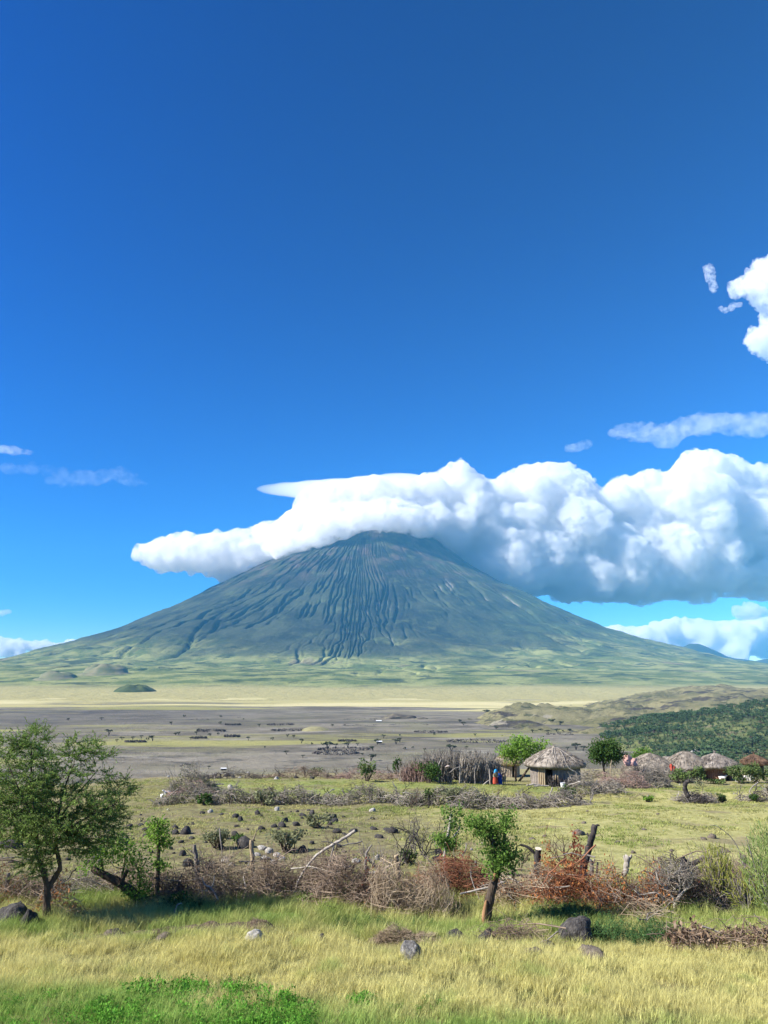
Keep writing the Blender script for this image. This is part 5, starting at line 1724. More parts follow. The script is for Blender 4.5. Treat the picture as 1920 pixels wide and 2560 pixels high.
def hut(label, x, d, roof_w, wall_w, y_apex, y_eave, y_base, thatch, wall, rng, door=None, rim=0.5, sticks=0, squash=0.85, tip=True, door_posts=False, base_px=None):
    """Round mud hut under a shaggy thatch; door is a bearing in degrees (270 faces the camera)."""
    k = d / FPX * 1.05
    b = on(x, d)
    Rr, Rw = roof_w * k / 2, wall_w * k / 2
    ze = at(x, y_eave, d - Rr * squash).z - b.z + .12
    za = at(x, y_apex, d).z - b.z - (.25 if tip else 0)
    root = empty('mud_hut', b)
    # wall, with a real opening where the door is
    nseg = 44
    mb = MB()
    zt = ze + 0.35
    wob = 1 + 0.010 * rng.normal(size=nseg)
    th = 0.14
    half = math.radians(door[1]) if door else 0
    for i in range(nseg):
        a0, a1 = i / nseg * 2 * math.pi, (i + 1) / nseg * 2 * math.pi
        if door:
            df = (((a0 + a1) / 2 - math.radians(door[0]) + math.pi) % (2 * math.pi)) - math.pi
            if abs(df) < half: continue
        w0, w1 = wob[i], wob[(i + 1) % nseg]
        q = []
        for z in (-0.35, zt * .5, zt):
            bulge = 1.0 if z > 0.2 * zt and z < zt * .9 else 0.985
            for a, w in ((a0, w0), (a1, w1)):
                for rr in (Rw * w * bulge, Rw * w * bulge - th):
                    q.append((rr * math.cos(a), rr * math.sin(a) * squash, z))
        F = []
        for s in (0, 4):
            F += [(s, s + 2, s + 6, s + 4), (s + 3, s + 1, s + 5, s + 7), (s + 1, s, s + 4, s + 5), (s + 2, s + 3, s + 7, s + 6)]
        F += [(8, 10, 11, 9)]
        mb.add(q, F)
    mb.build('wall', wall, root)
    fb = MB()
    a = np.linspace(0, 2 * math.pi, 24, endpoint=False)
    ring = np.stack([Rw * .96 * np.cos(a), Rw * .96 * squash * np.sin(a), np.full(24, 0.02)], -1)
    fb.add(np.vstack([ring, [[0, 0, 0.02]]]), [(i, (i + 1) % 24, 24) for i in range(24)])
    fb.build('floor', M_EARTH, root)
    # roof: sagging cone with a ragged skirt
    nr, nc = 16, 72
    t = np.linspace(0, 1, nr)[:, None]
    A = np.linspace(0, 2 * math.pi, nc, endpoint=False)[None, :]
    prof = (za - ze) * (1 - t ** (1.08 + .30 * rim))
    R = Rr * t * (1 + 0.045 * vnoise(np.cos(A) * 3 + x, np.sin(A) * 3, seed=int(x)) * t) + 0.02
    Z = ze + prof + 0.07 * fbm(np.cos(A) * 2.6 * t + x, np.sin(A) * 2.6 * t, octaves=3, seed=3 + int(x)) * np.minimum(1, 3 * (1 - t) + .5) - 0.10 * t ** 6
    X, Y = R * np.cos(A), R * squash * np.sin(A) + 0 * R
    top = np.stack([X, Y, Z], -1).reshape(-1, 3)
    und = np.stack([X * .985, Y * .985, Z - 0.16 - 0.12 * t], -1).reshape(-1, 3)
    f = grid_faces(nr, nc, True)
    i = np.arange(nc)
    rimf = np.stack([(nr - 1) * nc + i, (nr - 1) * nc + (i + 1) % nc, (nr - 1) * nc + (i + 1) % nc + nr * nc, (nr - 1) * nc + i + nr * nc], -1)
    rb = MB()
    rb.add(np.vstack([top, und]), np.vstack([f, f[:, ::-1] + nr * nc, rimf]))
    rf = rb.build('roof', thatch, root)
    # loose straw laid down the slope and hanging from the eave
    n = 1000
    tt = np.sqrt(rng.random(n)) * .98 + .02
    aa = rng.random(n) * 2 * math.pi
    zz = ze + (za - ze) * (1 - tt ** (1.08 + .30 * rim)) + .05
    P0 = np.stack([Rr * tt * np.cos(aa), Rr * squash * tt * np.sin(aa), zz - .05 * tt], -1)
    ln = rng.uniform(.25, .55, n) * (1 - .45 * (tt > .88))
    dn = np.stack([np.cos(aa) + rng.normal(0, .16, n), squash * np.sin(aa) + rng.normal(0, .16, n), np.full(n, -(za - ze) / Rr * 1.0)], -1)
    dn /= np.linalg.norm(dn, axis=1)[:, None]
    P1 = P0 + dn * ln[:, None] + np.stack([0 * ln, 0 * ln, rng.uniform(-.02, .06, n) - .16 * (tt > .86)], -1)
    sb = MB()
    sb.tubes(np.stack([P0, (P0 + P1) / 2 + [0, 0, .03], P1], 1), np.tile([.016, .02, .010], (n, 1)), 3)
    sb.build('straw', thatch, rf)['kind'] = 'stuff'
    if tip:
        tb = MB()
        for _ in range(9):
            q = np.array([[0, 0, za - .15], [rng.normal(0, .05), rng.normal(0, .05), za + .10], [rng.normal(0, .12), rng.normal(0, .12), za + .22 + .1 * rng.random()]])
            tb.tube(q, [.04, .025, .012], 4)
        tb.build('finial', thatch, rf)
    for s in range(sticks):
        # pale poles and ropes that hold the thatch down
        a0 = math.radians(200 + 150 * (s + .5) / sticks + rng.normal(0, 6))
        a1 = a0 + rng.normal(0, .5) * (s % 2)
        ts = np.linspace(.12 + .25 * (s % 3 == 0), .95, 8)
        q = np.array([[Rr * u * math.cos(a0 + (a1 - a0) * u), Rr * squash * u * math.sin(a0 + (a1 - a0) * u), ze + (za - ze) * (1 - u ** (1.08 + .30 * rim)) + .09] for u in ts])
        pb = MB()
        pb.tube(q, .026, 5)
        pb.build('roof_stick', M_BARK_PALE, rf)
    if sticks:
        for u0, s0, s1 in ((.5, 215, 280), (.72, 205, 262), (.62, 275, 335)):
            q = np.array([[Rr * u0 * math.cos(math.radians(v)), Rr * squash * u0 * math.sin(math.radians(v)), ze + (za - ze) * (1 - u0 ** (1.08 + .30 * rim)) + .09] for v in np.linspace(s0, s1, 8)])
            pb = MB()
            pb.tube(q, .022, 5)
            pb.build('roof_stick', M_BARK_PALE, rf)
    if door and door_posts:
        # upright boards either side of the doorway
        for j, off in enumerate([-half - .05, -half - .13, -half - .21, -half - .29, half + .05, half + .13]):
            an = math.radians(door[0]) + off
            r0 = Rw + .04
            p = np.array([r0 * math.cos(an), r0 * squash * math.sin(an), -.1])
            pb = MB()
            h_ = (ze + .1) * ([.98, .95, .97, .9, .62, .58][j])
            pb.tube(np.array([p, p + [0, 0, h_ * .5], p + [rng.normal(0, .02), 0, h_]]), [.085, .08, .075], 6)
            pb.build('board', M_TAN, root)
    return tag(root, label, 'hut')


def shrub(label, x, ybase, w, h, d, m, rng, n=420, leaf=.13, name='shrub', cat='shrub', group=None):
    b = on(x, d)
    root = empty(name, b)
    k = d / FPX * 1.05
    W_, H_ = w * k, h * k
    el = []
    for _ in range(7):
        el.append((np.array([rng.uniform(-.34, .34) * W_, rng.uniform(-.3, .3) * W_, H_ * rng.uniform(.3, .72)]), np.array([W_ * .24, W_ * .22, H_ * .27]) * rng.uniform(.7, 1.2)))
    lb = MB()
    lb.leaves(ell_sample(rng, el, n), leaf * rng.uniform(.6, 1.4, n), rng, up=.3, aspect=.6)
    lb.build('foliage', m, root)['kind'] = 'stuff'
    sb = MB()
    st = np.zeros((14, 3)); st[:, :2] = rng.normal(0, W_ * .08, (14, 2))
    tips = np.array([e[0] for e in el])[rng.integers(0, 7, 14)] + rng.normal(0, .1, (14, 3))
    sb.tubes(np.stack([st, (st + tips) / 2 + rng.normal(0, .05, (14, 3)), tips], 1), np.tile([.03, .02, .01], (14, 1)), 4)
    sb.build('stems', M_BARK, root)['kind'] = 'stuff'
    return tag(root, label, cat, group)


def skin_body(edges_pts, edges, radii, name, m, parent=None, sub=1):
    """One continuous skinned surface from joints and bones."""
    me = bpy.data.meshes.new('tmp')
    me.from_pydata([tuple(p) for p in edges_pts], edges, [])
    o = bpy.data.objects.new('tmp', me)
    COL.objects.link(o)
    o.modifiers.new('skin', 'SKIN')
    if not me.skin_vertices: me.skin_vertices.new()
    for v, r in zip(me.skin_vertices[0].data, radii):
        v.radius = (r, r)
    me.skin_vertices[0].data[0].use_root = True
    sd = o.modifiers.new('sub', 'SUBSURF')
    sd.levels = sub
    dg = bpy.context.evaluated_depsgraph_get()
    out = bpy.data.meshes.new_from_object(o.evaluated_get(dg))
    bpy.data.objects.remove(o)
    bpy.data.meshes.remove(me)
    out.materials.clear()
    out.materials.append(m)
    out.name = name
    for p in out.polygons: p.use_smooth = True
    return out


def build_village():
    rng = np.random.default_rng(61)
    hut('large grey mud hut with a pale stick laced thatch roof and dark doorway', 1386, 71.5, 134, 112, 1860, 1916, 1958, M_THATCH, M_DUNG, rng, door=(248, 9.5), sticks=6, door_posts=True)
    hut('small hut with golden straw roof behind the stick fence', 1268, 80, 62, 54, 1884, 1909, 1935, M_THATCH_GOLD, M_DUNG_TAN, rng, door=(300, 11), tip=False, rim=.8)
    hut('low thatched hut nearest the pink cloth, its walls hidden by brush', 1625, 78, 130, 96, 1882, 1932, 1948, M_THATCH, M_DUNG, rng, tip=False)
    hut('thatched hut mostly hidden between the two neighbouring roofs', 1668, 88, 78, 60, 1890, 1922, 1940, M_THATCH_GREY, M_DUNG, rng, tip=False)
    hut('domed grey thatch hut behind the red cloth', 1714, 78, 106, 80, 1877, 1921, 1948, M_THATCH, M_DUNG, rng, tip=False, rim=.9)
    hut('thatched hut with red brown mud wall above the goats', 1788, 77.5, 98, 66, 1877, 1917, 1948, M_THATCH_GREY, M_DUNG_RED, rng, door=(300, 12))
    hut('small rusty roofed hut at the right end of the row', 1886, 82, 56, 36, 1880, 1908, 1942, M_THATCH_RUST, M_CHAR, rng, rim=.3)
    # a tiny pale hut far up on the bushy slope
    V = BUSHY.reshape(-1, 3)
    dep = V[:, 1] * math.cos(PITCH) + (V[:, 2] - CZ) * math.sin(PITCH)
    sx = 960 + V[:, 0] / dep * FPX
    sy = 1280 - (-V[:, 1] * math.sin(PITCH) + (V[:, 2] - CZ) * math.cos(PITCH)) / dep * FPX
    j = int(np.argmin((sx - 1742) ** 2 + (sy - 1886) ** 2))
    p = Vector(V[j])
    root = empty('far_hut', p)
    k = p.y / FPX
    mb = MB(); mb.tube(np.array([[0, 0, -.5], [0, 0, 8 * k]]), [7 * k, 7 * k], 12)
    mb.build('wall', M_DUNG_TAN, root)
    mb = MB(); mb.tube(np.array([[0, 0, 7 * k], [0, 0, 11 * k], [0, 0, 16 * k]]), [13 * k, 7 * k, .4 * k], 14)
    mb.build('roof', mat('thatch_white', [(.3, (.36, .34, .29)), (.7, (.5, .47, .41))], scale=1), root)
    tag(root, 'tiny pale hut alone among the bushes above the huts', 'hut')

    # ---- trees among the huts
    ln = [(poly([(1292, 1960), (1288, 1935), (1290, 1905), (1298, 1880)], 74), .11, .06), (poly([(1294, 1958), (1312, 1934), (1330, 1908), (1342, 1882)], 73.6), .13, .06), (poly([(1290, 1920), (1276, 1895), (1268, 1880)], 74), .06, .03)]
    el = [E(1300, 1872, 42, 26, 74), E(1338, 1868, 28, 22, 74), E(1268, 1880, 24, 16, 74), E(1300, 1855, 28, 14, 74), E(1355, 1860, 14, 12, 74), E(1300, 1890, 44, 12, 74)]
    make_tree('shade_tree', 'spreading bright green tree leaning beside the large hut', 'tree', on(1292, 74), ln, el, 220, rng, M_LEAF['bright'], .24, 16, .26, M_BARK, twig_r=.015)
    ln = [(poly([(1513, 1950), (1510, 1925), (1506, 1895)], 73), .12, .08), (poly([(1510, 1915), (1520, 1895), (1530, 1880)], 73), .06, .03)]
    el = [E(1498, 1878, 25, 24, 73), E(1530, 1878, 26, 24, 73), E(1516, 1860, 30, 14, 73), E(1542, 1892, 14, 16, 73), E(1488, 1890, 16, 16, 73), E(1515, 1892, 30, 16, 73)]
    make_tree('round_tree', 'dense round dark green tree right of the large hut', 'tree', on(1513, 73), ln, el, 260, rng, M_LEAF['dark'], .22, 18, .22, M_BARK, twig_r=.015)
    pole('dead_sapling', [(1527, 1952), (1526, 1930), (1529, 1900)], 71, .05, .035, M_TAN, 'thin bare pole standing before the round tree', 'pole', base=on(1527, 71))
    ln = [(poly([(1603, 1935), (1603, 1905), (1604, 1888)], 88), .10, .05)]
    make_tree('small_tree', 'small green tree showing over the first thatched roof', 'tree', on(1603, 88), ln, [E(1604, 1888, 20, 12, 88), E(1598, 1896, 18, 10, 88), E(1612, 1882, 12, 9, 88)], 80, rng, M_LEAF['green'], .24, 14, .24, M_BARK, twig_r=.015)

    # ---- the stick stockade
    def stockade(label, path, d0, tops, n, style):
        """Upright crooked sticks set along a picture polyline (x, distance)."""
        xs, ds = zip(*path)
        root = empty('stick_fence', on(sum(xs) / len(xs), d0))
        bb = np.array(tuple(root.location))
        t = rng.random(n)
        q = np.linspace(0, 1, len(xs))
        X = np.interp(t, q, xs); D = np.interp(t, q, ds) + rng.normal(0, .12, n)
        k = D / FPX * 1.05
        wx = (X - 960) / FPX * D * 1.02
        st = np.stack([np.array([ray(a, 1950)[0] for a in X]) * D, D, np.zeros(n)], -1)
        st[:, 2] = height(st[:, 0], st[:, 1]) - .05
        hh = np.interp(X, *zip(*tops)) * k * rng.uniform(.42, .95, n)
        dr = np.stack([rng.normal(0, .2, n), rng.normal(0, .15, n), np.ones(n)], -1)
        P = arcs(rng, st - bb, dr, hh, .16, 5, .02)
        mb = MB()
        mb.tubes(P, np.outer(rng.uniform(.018, .045, n), [1, .9, .8, .65, .3]), 4)
        mb.build('sticks', M_TWIG[style], root)['kind'] = 'stuff'
        m2 = int(n * 1.3)
        i = rng.integers(0, n, m2)
        c = P[i, rng.integers(1, 4, m2)]
        dr = rng.normal(size=(m2, 3)); dr[:, 2] += .6
        mb = MB()
        mb.tubes(arcs(rng, c, dr, rng.uniform(.4, .9, m2), .4, 4, .06), np.tile([.018, .014, .012, .006], (m2, 1)), 3)
        mb.build('brushwood', M_TWIG[style], root)['kind'] = 'stuff'
        return tag(root, label, 'fence'), bb
    t1, _ = stockade('left part of the tall crooked stick fence, pinkish at its end', [(1000, 69.5), (1070, 69.2), (1128, 69.0)], 69.2, [(1000, 44), (1040, 68), (1080, 78), (1128, 84)], 430, 'grey')
    t2, bb = stockade('right part of the tall stick fence beside its dark opening', [(1150, 69.0), (1200, 69.1), (1252, 69.6)], 69.1, [(1150, 80), (1180, 78), (1210, 82), (1252, 66)], 440, 'grey')
    stockade('far side of the stick enclosure behind the opening', [(1080, 73), (1150, 73.6), (1245, 73)], 73.4, [(1080, 74), (1150, 78), (1245, 72)], 520, 'dark')
    stockade('pinkish dry thorn bushes at the left end of the stick fence', [(1008, 69), (1060, 68.6)], 68.8, [(1008, 36), (1060, 56)], 260, 'pink')
    for pts, m, lab in (([(1149, 1966), (1150, 1935), (1148, 1912)], M_BARK_PALE, 'pale gate post at the dark opening of the stick fence'), ([(1188, 1966), (1187, 1940), (1186, 1920)], M_BARK_GREY, 'bare post against the right part of the stick fence'),
                        ([(1226, 1966), (1225, 1945), (1223, 1922)], M_BARK_PALE, 'thin pale pole beside the person at the fence'), ([(1098, 1962), (1096, 1940), (1094, 1922)], M_BARK_GREY, 'bare post before the left part of the stick fence')):
        pole('fence_post', pts, 68.3, .07, .05, m, lab, 'post', base=on(pts[0][0], 68.3))
    pole('dead_branch', [(1124, 1932), (1136, 1922), (1147, 1918)], 68.2, .05, .035, M_BARK_GREY, 'grey branch lying across the opening of the stick fence', 'branch', base=on(1130, 68.2))
    pole('dead_branch', [(1206, 1964), (1216, 1955), (1224, 1950)], 67.8, .05, .03, M_BARK_PALE, 'pale branch propped at the foot of the stick fence', 'branch', base=on(1206, 67.8))
    pole('dead_branch', [(1095, 1916), (1099, 1906), (1103, 1896)], 68.4, .05, .035, M_BARK_PALE, 'short pale stick leaning on top of the stick fence', 'branch', base=on(1099, 68.4))
    # sack on top of the fence
    o = bpy.data.objects.new('cloth', rock_mesh(700, mat('pale_cloth', [(.3, (.45, .36, .32)), (.7, (.62, .52, .46))], scale=3), 2))
    link(o); o.location = at(1119, 1916, 68.4); o.scale = (.24, .14, .16)
    tag(o, 'pale bundled cloth stuck on the stick fence', 'cloth')

    # ---- people
    skin = mat('skin_brown', [(.3, (0.075, 0.042, 0.028)), (.7, (0.11, 0.065, 0.042))], scale=5)
    blue = mat('blue_cloth', [(.3, (0.010, 0.040, 0.20)), (.7, (0.02, 0.07, 0.30))], scale=8)
    cyan = mat('light_blue_cloth', [(.3, (0.02, 0.23, 0.50)), (.7, (0.05, 0.34, 0.62))], scale=8)
    red = mat('red_cloth', [(.3, (0.36, 0.045, 0.03)), (.7, (0.48, 0.10, 0.05))], scale=8)
    tan = mat('tan_cloth', [(.3, (0.20, 0.16, 0.10)), (.7, (0.30, 0.25, 0.16))], scale=8)

    def person(x, d, hgt, rz, bend, label, cloths):
        s = hgt / 1.65
        root = empty('person', on(x, d), rz)
        # joints: 0 pelvis; the figure faces -y
        f = bend
        J = [(0, 0, .90), (0, -.05 * f, 1.12), (0, -.16 * f, 1.34), (0, -.22 * f, 1.45), (0, -.27 * f, 1.58),
             (.10, 0, .84), (.11, -.02, .46), (.11, .03, .06), (.11, -.13, .03), (-.10, 0, .84), (-.11, -.06, .46), (-.11, .0, .06), (-.11, -.16, .03),
             (.19, -.15 * f, 1.36), (.24, -.17 * f - .02, 1.08), (.20, -.25 * f - .10, .86), (-.19, -.15 * f, 1.36), (-.24, -.17 * f - .02, 1.08), (-.20, -.25 * f - .12, .88)]
        Ed = [(0, 1), (1, 2), (2, 3), (3, 4), (0, 5), (5, 6), (6, 7), (7, 8), (0, 9), (9, 10), (10, 11), (11, 12), (2, 13), (13, 14), (14, 15), (2, 16), (16, 17), (17, 18)]
        R = [.13, .12, .13, .055, .095, .085, .06, .045, .035, .085, .06, .045, .035, .06, .045, .035, .06, .045, .035]
        me = skin_body([tuple(c * s for c in p) for p in J], Ed, [r * s for r in R], 'body', skin)
        link(bpy.data.objects.new('body', me), root)
        for nm, m, pts, rad in cloths:
            cb = MB()
            P = np.array(pts) * s
            P[:, 1] -= 0.16 * f * s * np.clip((P[:, 2] / s - .95) / .4, 0, 1.4)
            rr = np.array(rad) * s
            n = 14
            a = np.linspace(0, 2 * math.pi, n, endpoint=False)
            fold = 1 + .07 * np.cos(a * 5)
            V = np.stack([P[:, None, 0] + rr[:, None] * np.cos(a) * fold * 1.15, P[:, None, 1] + rr[:, None] * np.sin(a) * fold * .85, P[:, None, 2] + 0 * a[None]], -1)
            cb.add(V.reshape(-1, 3), grid_faces(len(P), n, True))
            cb.build(nm, m, root, smooth=True)
        return tag(root, label, 'person')
    person(1237, 67.9, 1.35, .3, .9, 'person in a light blue head cloth and red skirt at the stick fence',
           [('skirt', red, [(0, 0, .20), (0, 0, .55), (0, 0, .98)], [.27, .24, .17]), ('shawl', tan, [(0, 0, .88), (0, 0, 1.15), (0, 0, 1.40)], [.22, .23, .15]), ('head_cloth', cyan, [(0, .02, 1.30), (0, .03, 1.46), (0, .02, 1.62), (0, .0, 1.70)], [.20, .16, .135, .04])])
    person(1247, 68.2, 1.2, -.4, .5, 'person wrapped in deep blue cloth beside the one in red',
           [('robe', blue, [(0, 0, .08), (0, 0, .6), (0, 0, 1.1), (0, 0, 1.40)], [.30, .27, .26, .16])])
    person(1259, 68.4, 1.0, .1, .2, 'small child in tan clothes at the end of the stick fence',
           [('tunic', tan, [(0, 0, .45), (0, 0, .8), (0, 0, 1.36)], [.22, .2, .15])])

    # ---- things by the large hut
    mb = MB()
    mb.tube(np.array([[0, 0, 0], [0, 0, .40]]), [.17, .22], 18, cap=False)
    mb.tube(np.array([[0, 0, .01], [0, 0, .02]]), [.165, .17], 18)
    mb.tube(np.array([[0, 0, .385], [0, 0, .41]]), [.235, .235], 18, cap=False)
    o = mb.build('bucket', mat('white_plastic', [(.3, (.62, .62, .62)), (.7, (.74, .74, .75))], scale=3, rough=.5), None, on(1404, 68.2), smooth=True)
    tag(o, 'white bucket on the ground before the large hut', 'bucket')
    for x, d, n, m, lab in ((1383, 69.0, 40, 'dark', 'dark bundle of sticks leaning by the hut doorway'), (1421, 69.0, 46, 'dark', 'black heap of charred sticks right of the white bucket')):
        b = on(x, d); root = empty('stick_bundle', b)
        st = np.stack([rng.normal(0, .25, n), rng.normal(0, .12, n), np.zeros(n)], -1)
        dr = np.stack([rng.normal(0, .35, n), np.full(n, .25), np.ones(n)], -1)
        mb = MB(); mb.tubes(arcs(rng, st, dr, rng.uniform(.5, 1.05, n) * (1 if x < 1400 else .75), .2, 5, .03), np.tile([.04, .038, .034, .028, .016], (n, 1)), 5)
        mb.build('sticks', M_CHAR, root)['kind'] = 'stuff'
        tag(root, lab, 'sticks')
    for pts, lab in (([(1316, 1964), (1330, 1961), (1350, 1962)], 'pale log lying left of the hut doorway'), ([(1334, 1966), (1352, 1964), (1372, 1965)], 'pale plank lying at the hut doorway')):
        pole('log', pts, 67.4, .07, .06, M_BARK_PALE, lab, 'log', base=on(pts[0][0], 67.4))
    pole('log', [(1508, 1958), (1520, 1951), (1536, 1949), (1552, 1955)], 69, .11, .08, M_TAN, 'bent tan log lying under the round tree', 'log', [([(1520, 1951), (1512, 1957), (1505, 1960)], .07, .05)], base=on(1508, 69))
    # cloths drying on the brush
    for x, y, d, w, h, m, lab in ((1576, 1903, 74.6, 36, 20, mat('pink_cloth', [(.3, (.46, .25, .21)), (.7, (.62, .40, .34))], scale=2.0), 'pale pink cloth spread over the brush left of the thatched roofs'),
                                  (1682, 1920, 74.5, 14, 12, red, 'small red cloth hung before the domed hut')):
        k = d / FPX * 1.05
        u = np.linspace(-.5, .5, 16)[None, :]; v = np.linspace(0, 1, 14)[:, None]
        X = u * w * k * (1 - .25 * v) + 0 * v
        Z = (0.5 - v) * h * k + .22 * h * k * np.cos(u * 7 + 1) * (1 - v) + 0 * u
        Y = .12 * np.sin(u * 14 + v * 3) * h * k + .25 * h * k * np.cos(v * 3.1)
        o = bpy.data.objects.new('cloth', mesh_from('cloth', np.stack([X, Y + 0 * X, Z], -1).reshape(-1, 3), grid_faces(14, 16), m, True))
        link(o); o.location = at(x, y, d)
        sm = o.modifiers.new('thick', 'SOLIDIFY'); sm.thickness = .02
        tag(o, lab, 'cloth')
    # brush that carries the pink cloth
    pile('tangled grey brush under the pink cloth', 1555, 1610, 1908, 1956, 76, 'grey', 170, rng=rng, r=.022, length=(.8, 1.6), upright=40, branches=1)

    # ---- goats
    coat = mat('goat_coat', [(.3, (.62, .60, .55)), (.7, (.80, .78, .73))], scale=4)
    G = [(0, 0, .42), (0, -.22, .44), (0, -.40, .52), (0, -.46, .60), (0, -.53, .63), (0, -.64, .56), (0, .22, .43), (0, .34, .46), (0, .40, .52),
         (.09, -.25, .32), (.09, -.24, .18), (.09, -.25, .02), (-.09, -.25, .32), (-.09, -.28, .18), (-.09, -.26, .02), (.09, .22, .30), (.09, .29, .18), (.09, .25, .02), (-.09, .22, .30), (-.09, .27, .18), (-.09, .23, .02),
         (.10, -.48, .66), (-.10, -.48, .66)]
    ge = [(0, 1), (1, 2), (2, 3), (3, 4), (4, 5), (0, 6), (6, 7), (7, 8), (1, 9), (9, 10), (10, 11), (1, 12), (12, 13), (13, 14), (6, 15), (15, 16), (16, 17), (6, 18), (18, 19), (19, 20), (4, 21), (4, 22)]
    gr = [.155, .15, .10, .08, .07, .04, .14, .06, .02, .06, .035, .028, .06, .035, .028, .065, .035, .028, .065, .035, .028, .02, .02]
    gm = skin_body(G, ge, gr, 'goat', coat)
    for i, (x, y, rz, s, lab) in enumerate(((1806, 1953, 1.4, .95, 'white goat standing alone below the red mud wall'), (1847, 1956, 1.8, 1.0, 'left white goat of the grazing trio'), (1862, 1952, 1.25, .92, 'middle white goat half behind its neighbour'), (1880, 1953, -1.5, .86, 'small white goat at the right of the trio'),
                                            (404, 1998, .5, .66, 'white goat walking towards the camera left of the hedge'), (418, 1989, -1.2, .66, 'white goat browsing at the left tip of the hedge'))):
        o = bpy.data.objects.new('goat', gm)
        link(o)
        p = gp(x, y)
        o.location = p; o.rotation_euler = (0, 0, rz); o.scale = (s * .92,) * 3
        tag(o, lab, 'goat', 'white goats on the village grass')
    rock(575, 1972, 15, 13, M_ROCK_WHITE, 'white boulder inside the hedged plot', 790)

    # ---- hedges
    kw = dict(rng=rng, r=.022, length=(.5, 1.2), name='thorn_hedge', cat='hedge')
    H = [('tall dry thicket of grey stems at the left end of the hedge', 425, 545, 1930, 2008, 60, 'grey', 420, 120), ('low grey green hedge in front of the tall dry thicket', 405, 560, 1985, 2032, 53.5, 'grey', 420, 20), ('pinkish cut branches inside the left end of the hedge', 430, 540, 1965, 2010, 57, 'pink', 300, 0),
         ('low thorn hedge right of the dry thicket', 540, 700, 1985, 2030, 53.5, 'grey', 420, 30), ('low thorn hedge below the walled plot', 690, 850, 1990, 2032, 53, 'grey', 420, 30), ('low thorn hedge in the middle of the field', 840, 1010, 1990, 2034, 52.5, 'grey', 440, 30),
         ('grey thorn hedge behind the young tree', 1000, 1150, 1995, 2045, 51, 'grey', 480, 40), ('ragged grey hedge behind the lopped tree', 1130, 1290, 2012, 2062, 49, 'grey', 560, 50), ('heap of bare grey branches at the near end of the diagonal hedge', 1270, 1450, 2022, 2065, 48.5, 'grey', 560, 50),
         ('diagonal grey hedge below the round tree', 1400, 1545, 1990, 2045, 54, 'grey', 540, 40), ('diagonal grey hedge with reddish branches', 1490, 1610, 1965, 2018, 60, 'pink', 480, 30), ('far end of the diagonal hedge near the huts', 1560, 1668, 1925, 1995, 66, 'grey', 560, 40),
         ('low brush wall along the left edge of the hill', 500, 680, 1945, 1968, 75, 'dark', 360, 0), ('brown brush wall in the middle of the hill edge', 670, 860, 1940, 1968, 74, 'brown', 400, 20), ('pinkish brush wall left of the stick fence', 840, 1010, 1932, 1968, 73, 'pink', 420, 30),
         ('grey brush before the two left thatched huts', 1590, 1720, 1915, 1956, 73.5, 'grey', 360, 60), ('dry brush left of the low thatched hut', 1440, 1575, 1920, 1962, 78, 'grey', 360, 30),
         ('grey brush heap at the foot of the curved stump', 1690, 1775, 1998, 2022, 51, 'grey', 260, 0), ('grey brush at the right end of the earth bank', 1850, 1990, 1985, 2022, 51.5, 'grey', 300, 20), ('brush nest hanging beside the curved stump', 1720, 1758, 1975, 2004, 50.5, 'dark', 160, 0)]
    for lab, x0, x1, yt, yb, d, st, n, up in H:
        green = st == 'grey' and x0 < 1260 and yb > 2000
        pile(lab, x0, x1, yt, yb, d, st, n, 'grey' if green else None, 900 if green else 0, leaf=.13, upright=up, up_h=.15, depth=1.0, branches=2, **kw)
    # dead saplings that stand in the hedge
    var = [dead_bush_mesh(800 + k, 1.25, .5, 1 + k % 2, 3, .065, up=1.5).mesh('dead_sapling', [M_BARK, M_BARK_GREY, M_CHAR][k % 3]) for k in range(7)]
    r3 = random.Random(9)
    spots = [(x + r3.uniform(-8, 8), r3.uniform(52.5, 55)) for x in range(575, 1010, 19)] + [(x + r3.uniform(-8, 8), r3.uniform(49, 53)) for x in range(1012, 1330, 21)] + [(x + r3.uniform(-6, 6), 51.5) for x in (1835, 1868, 1898, 1915)] + [(x + r3.uniform(-6, 6), 74) for x in (590, 655, 700, 742, 765, 815, 845, 880, 950, 985)] + [(1352, 50), (1392, 50), (1420, 52), (1445, 48.5), (1468, 50)]
    for i, (x, d) in enumerate(spots):
        o = bpy.data.objects.new('dead_sapling', var[i % 7])
        link(o)
        o.location = on(x, d) + Vector((0, 0, -.03))
        o.rotation_euler = (r3.uniform(-.2, .2), r3.uniform(-.2, .2), r3.uniform(0, 6.28))
        s = r3.uniform(.6, 1.0)
        o.scale = (s, s, s)
        tag(o, 'leafless dead sapling standing in a grey brush hedge', 'sapling', 'bare dead saplings set along the hedges')
    # bigger dead bushes in the middle of the field
    for x, y, h, sp, n0, m, lab, sd in ((1000, 2165, 1.6, .9, 6, M_CHAR, 'black leafless bush in the middle of the field', 821), (1062, 2140, 1.5, .7, 5, M_CHAR, 'dark bare bush right of the black leafless bush', 822), (955, 2185, 1.2, .8, 5, M_BARK_GREY, 'grey bare bush behind the tan knob headed post', 823), (868, 2195, 1.2, .7, 5, M_BARK, 'brown bare bush with many thin stems right of the white branch', 824), (1045, 2140, 1.2, .5, 3, M_BARK_GREY, 'thin bare upright stems left of the young tree', 825),
                                         (1093, 2118, 1.3, .5, 2, M_BARK_GREY, 'forked grey stem behind the young tree', 826), (1410, 2160, 1.2, .6, 5, M_BARK, 'thin bare shrub behind the dark red sheaf', 827), (820, 2210, 1.3, .6, 5, M_BARK, 'bare twiggy bush under the white branch', 828), (1290, 2175, 1.0, .7, 4, M_BARK, 'bare bush between lopped tree and charred post', 829), (1800, 2215, 1.1, .8, 5, M_BARK_GREY, 'grey curling bare bush at the right of the fence', 830)):
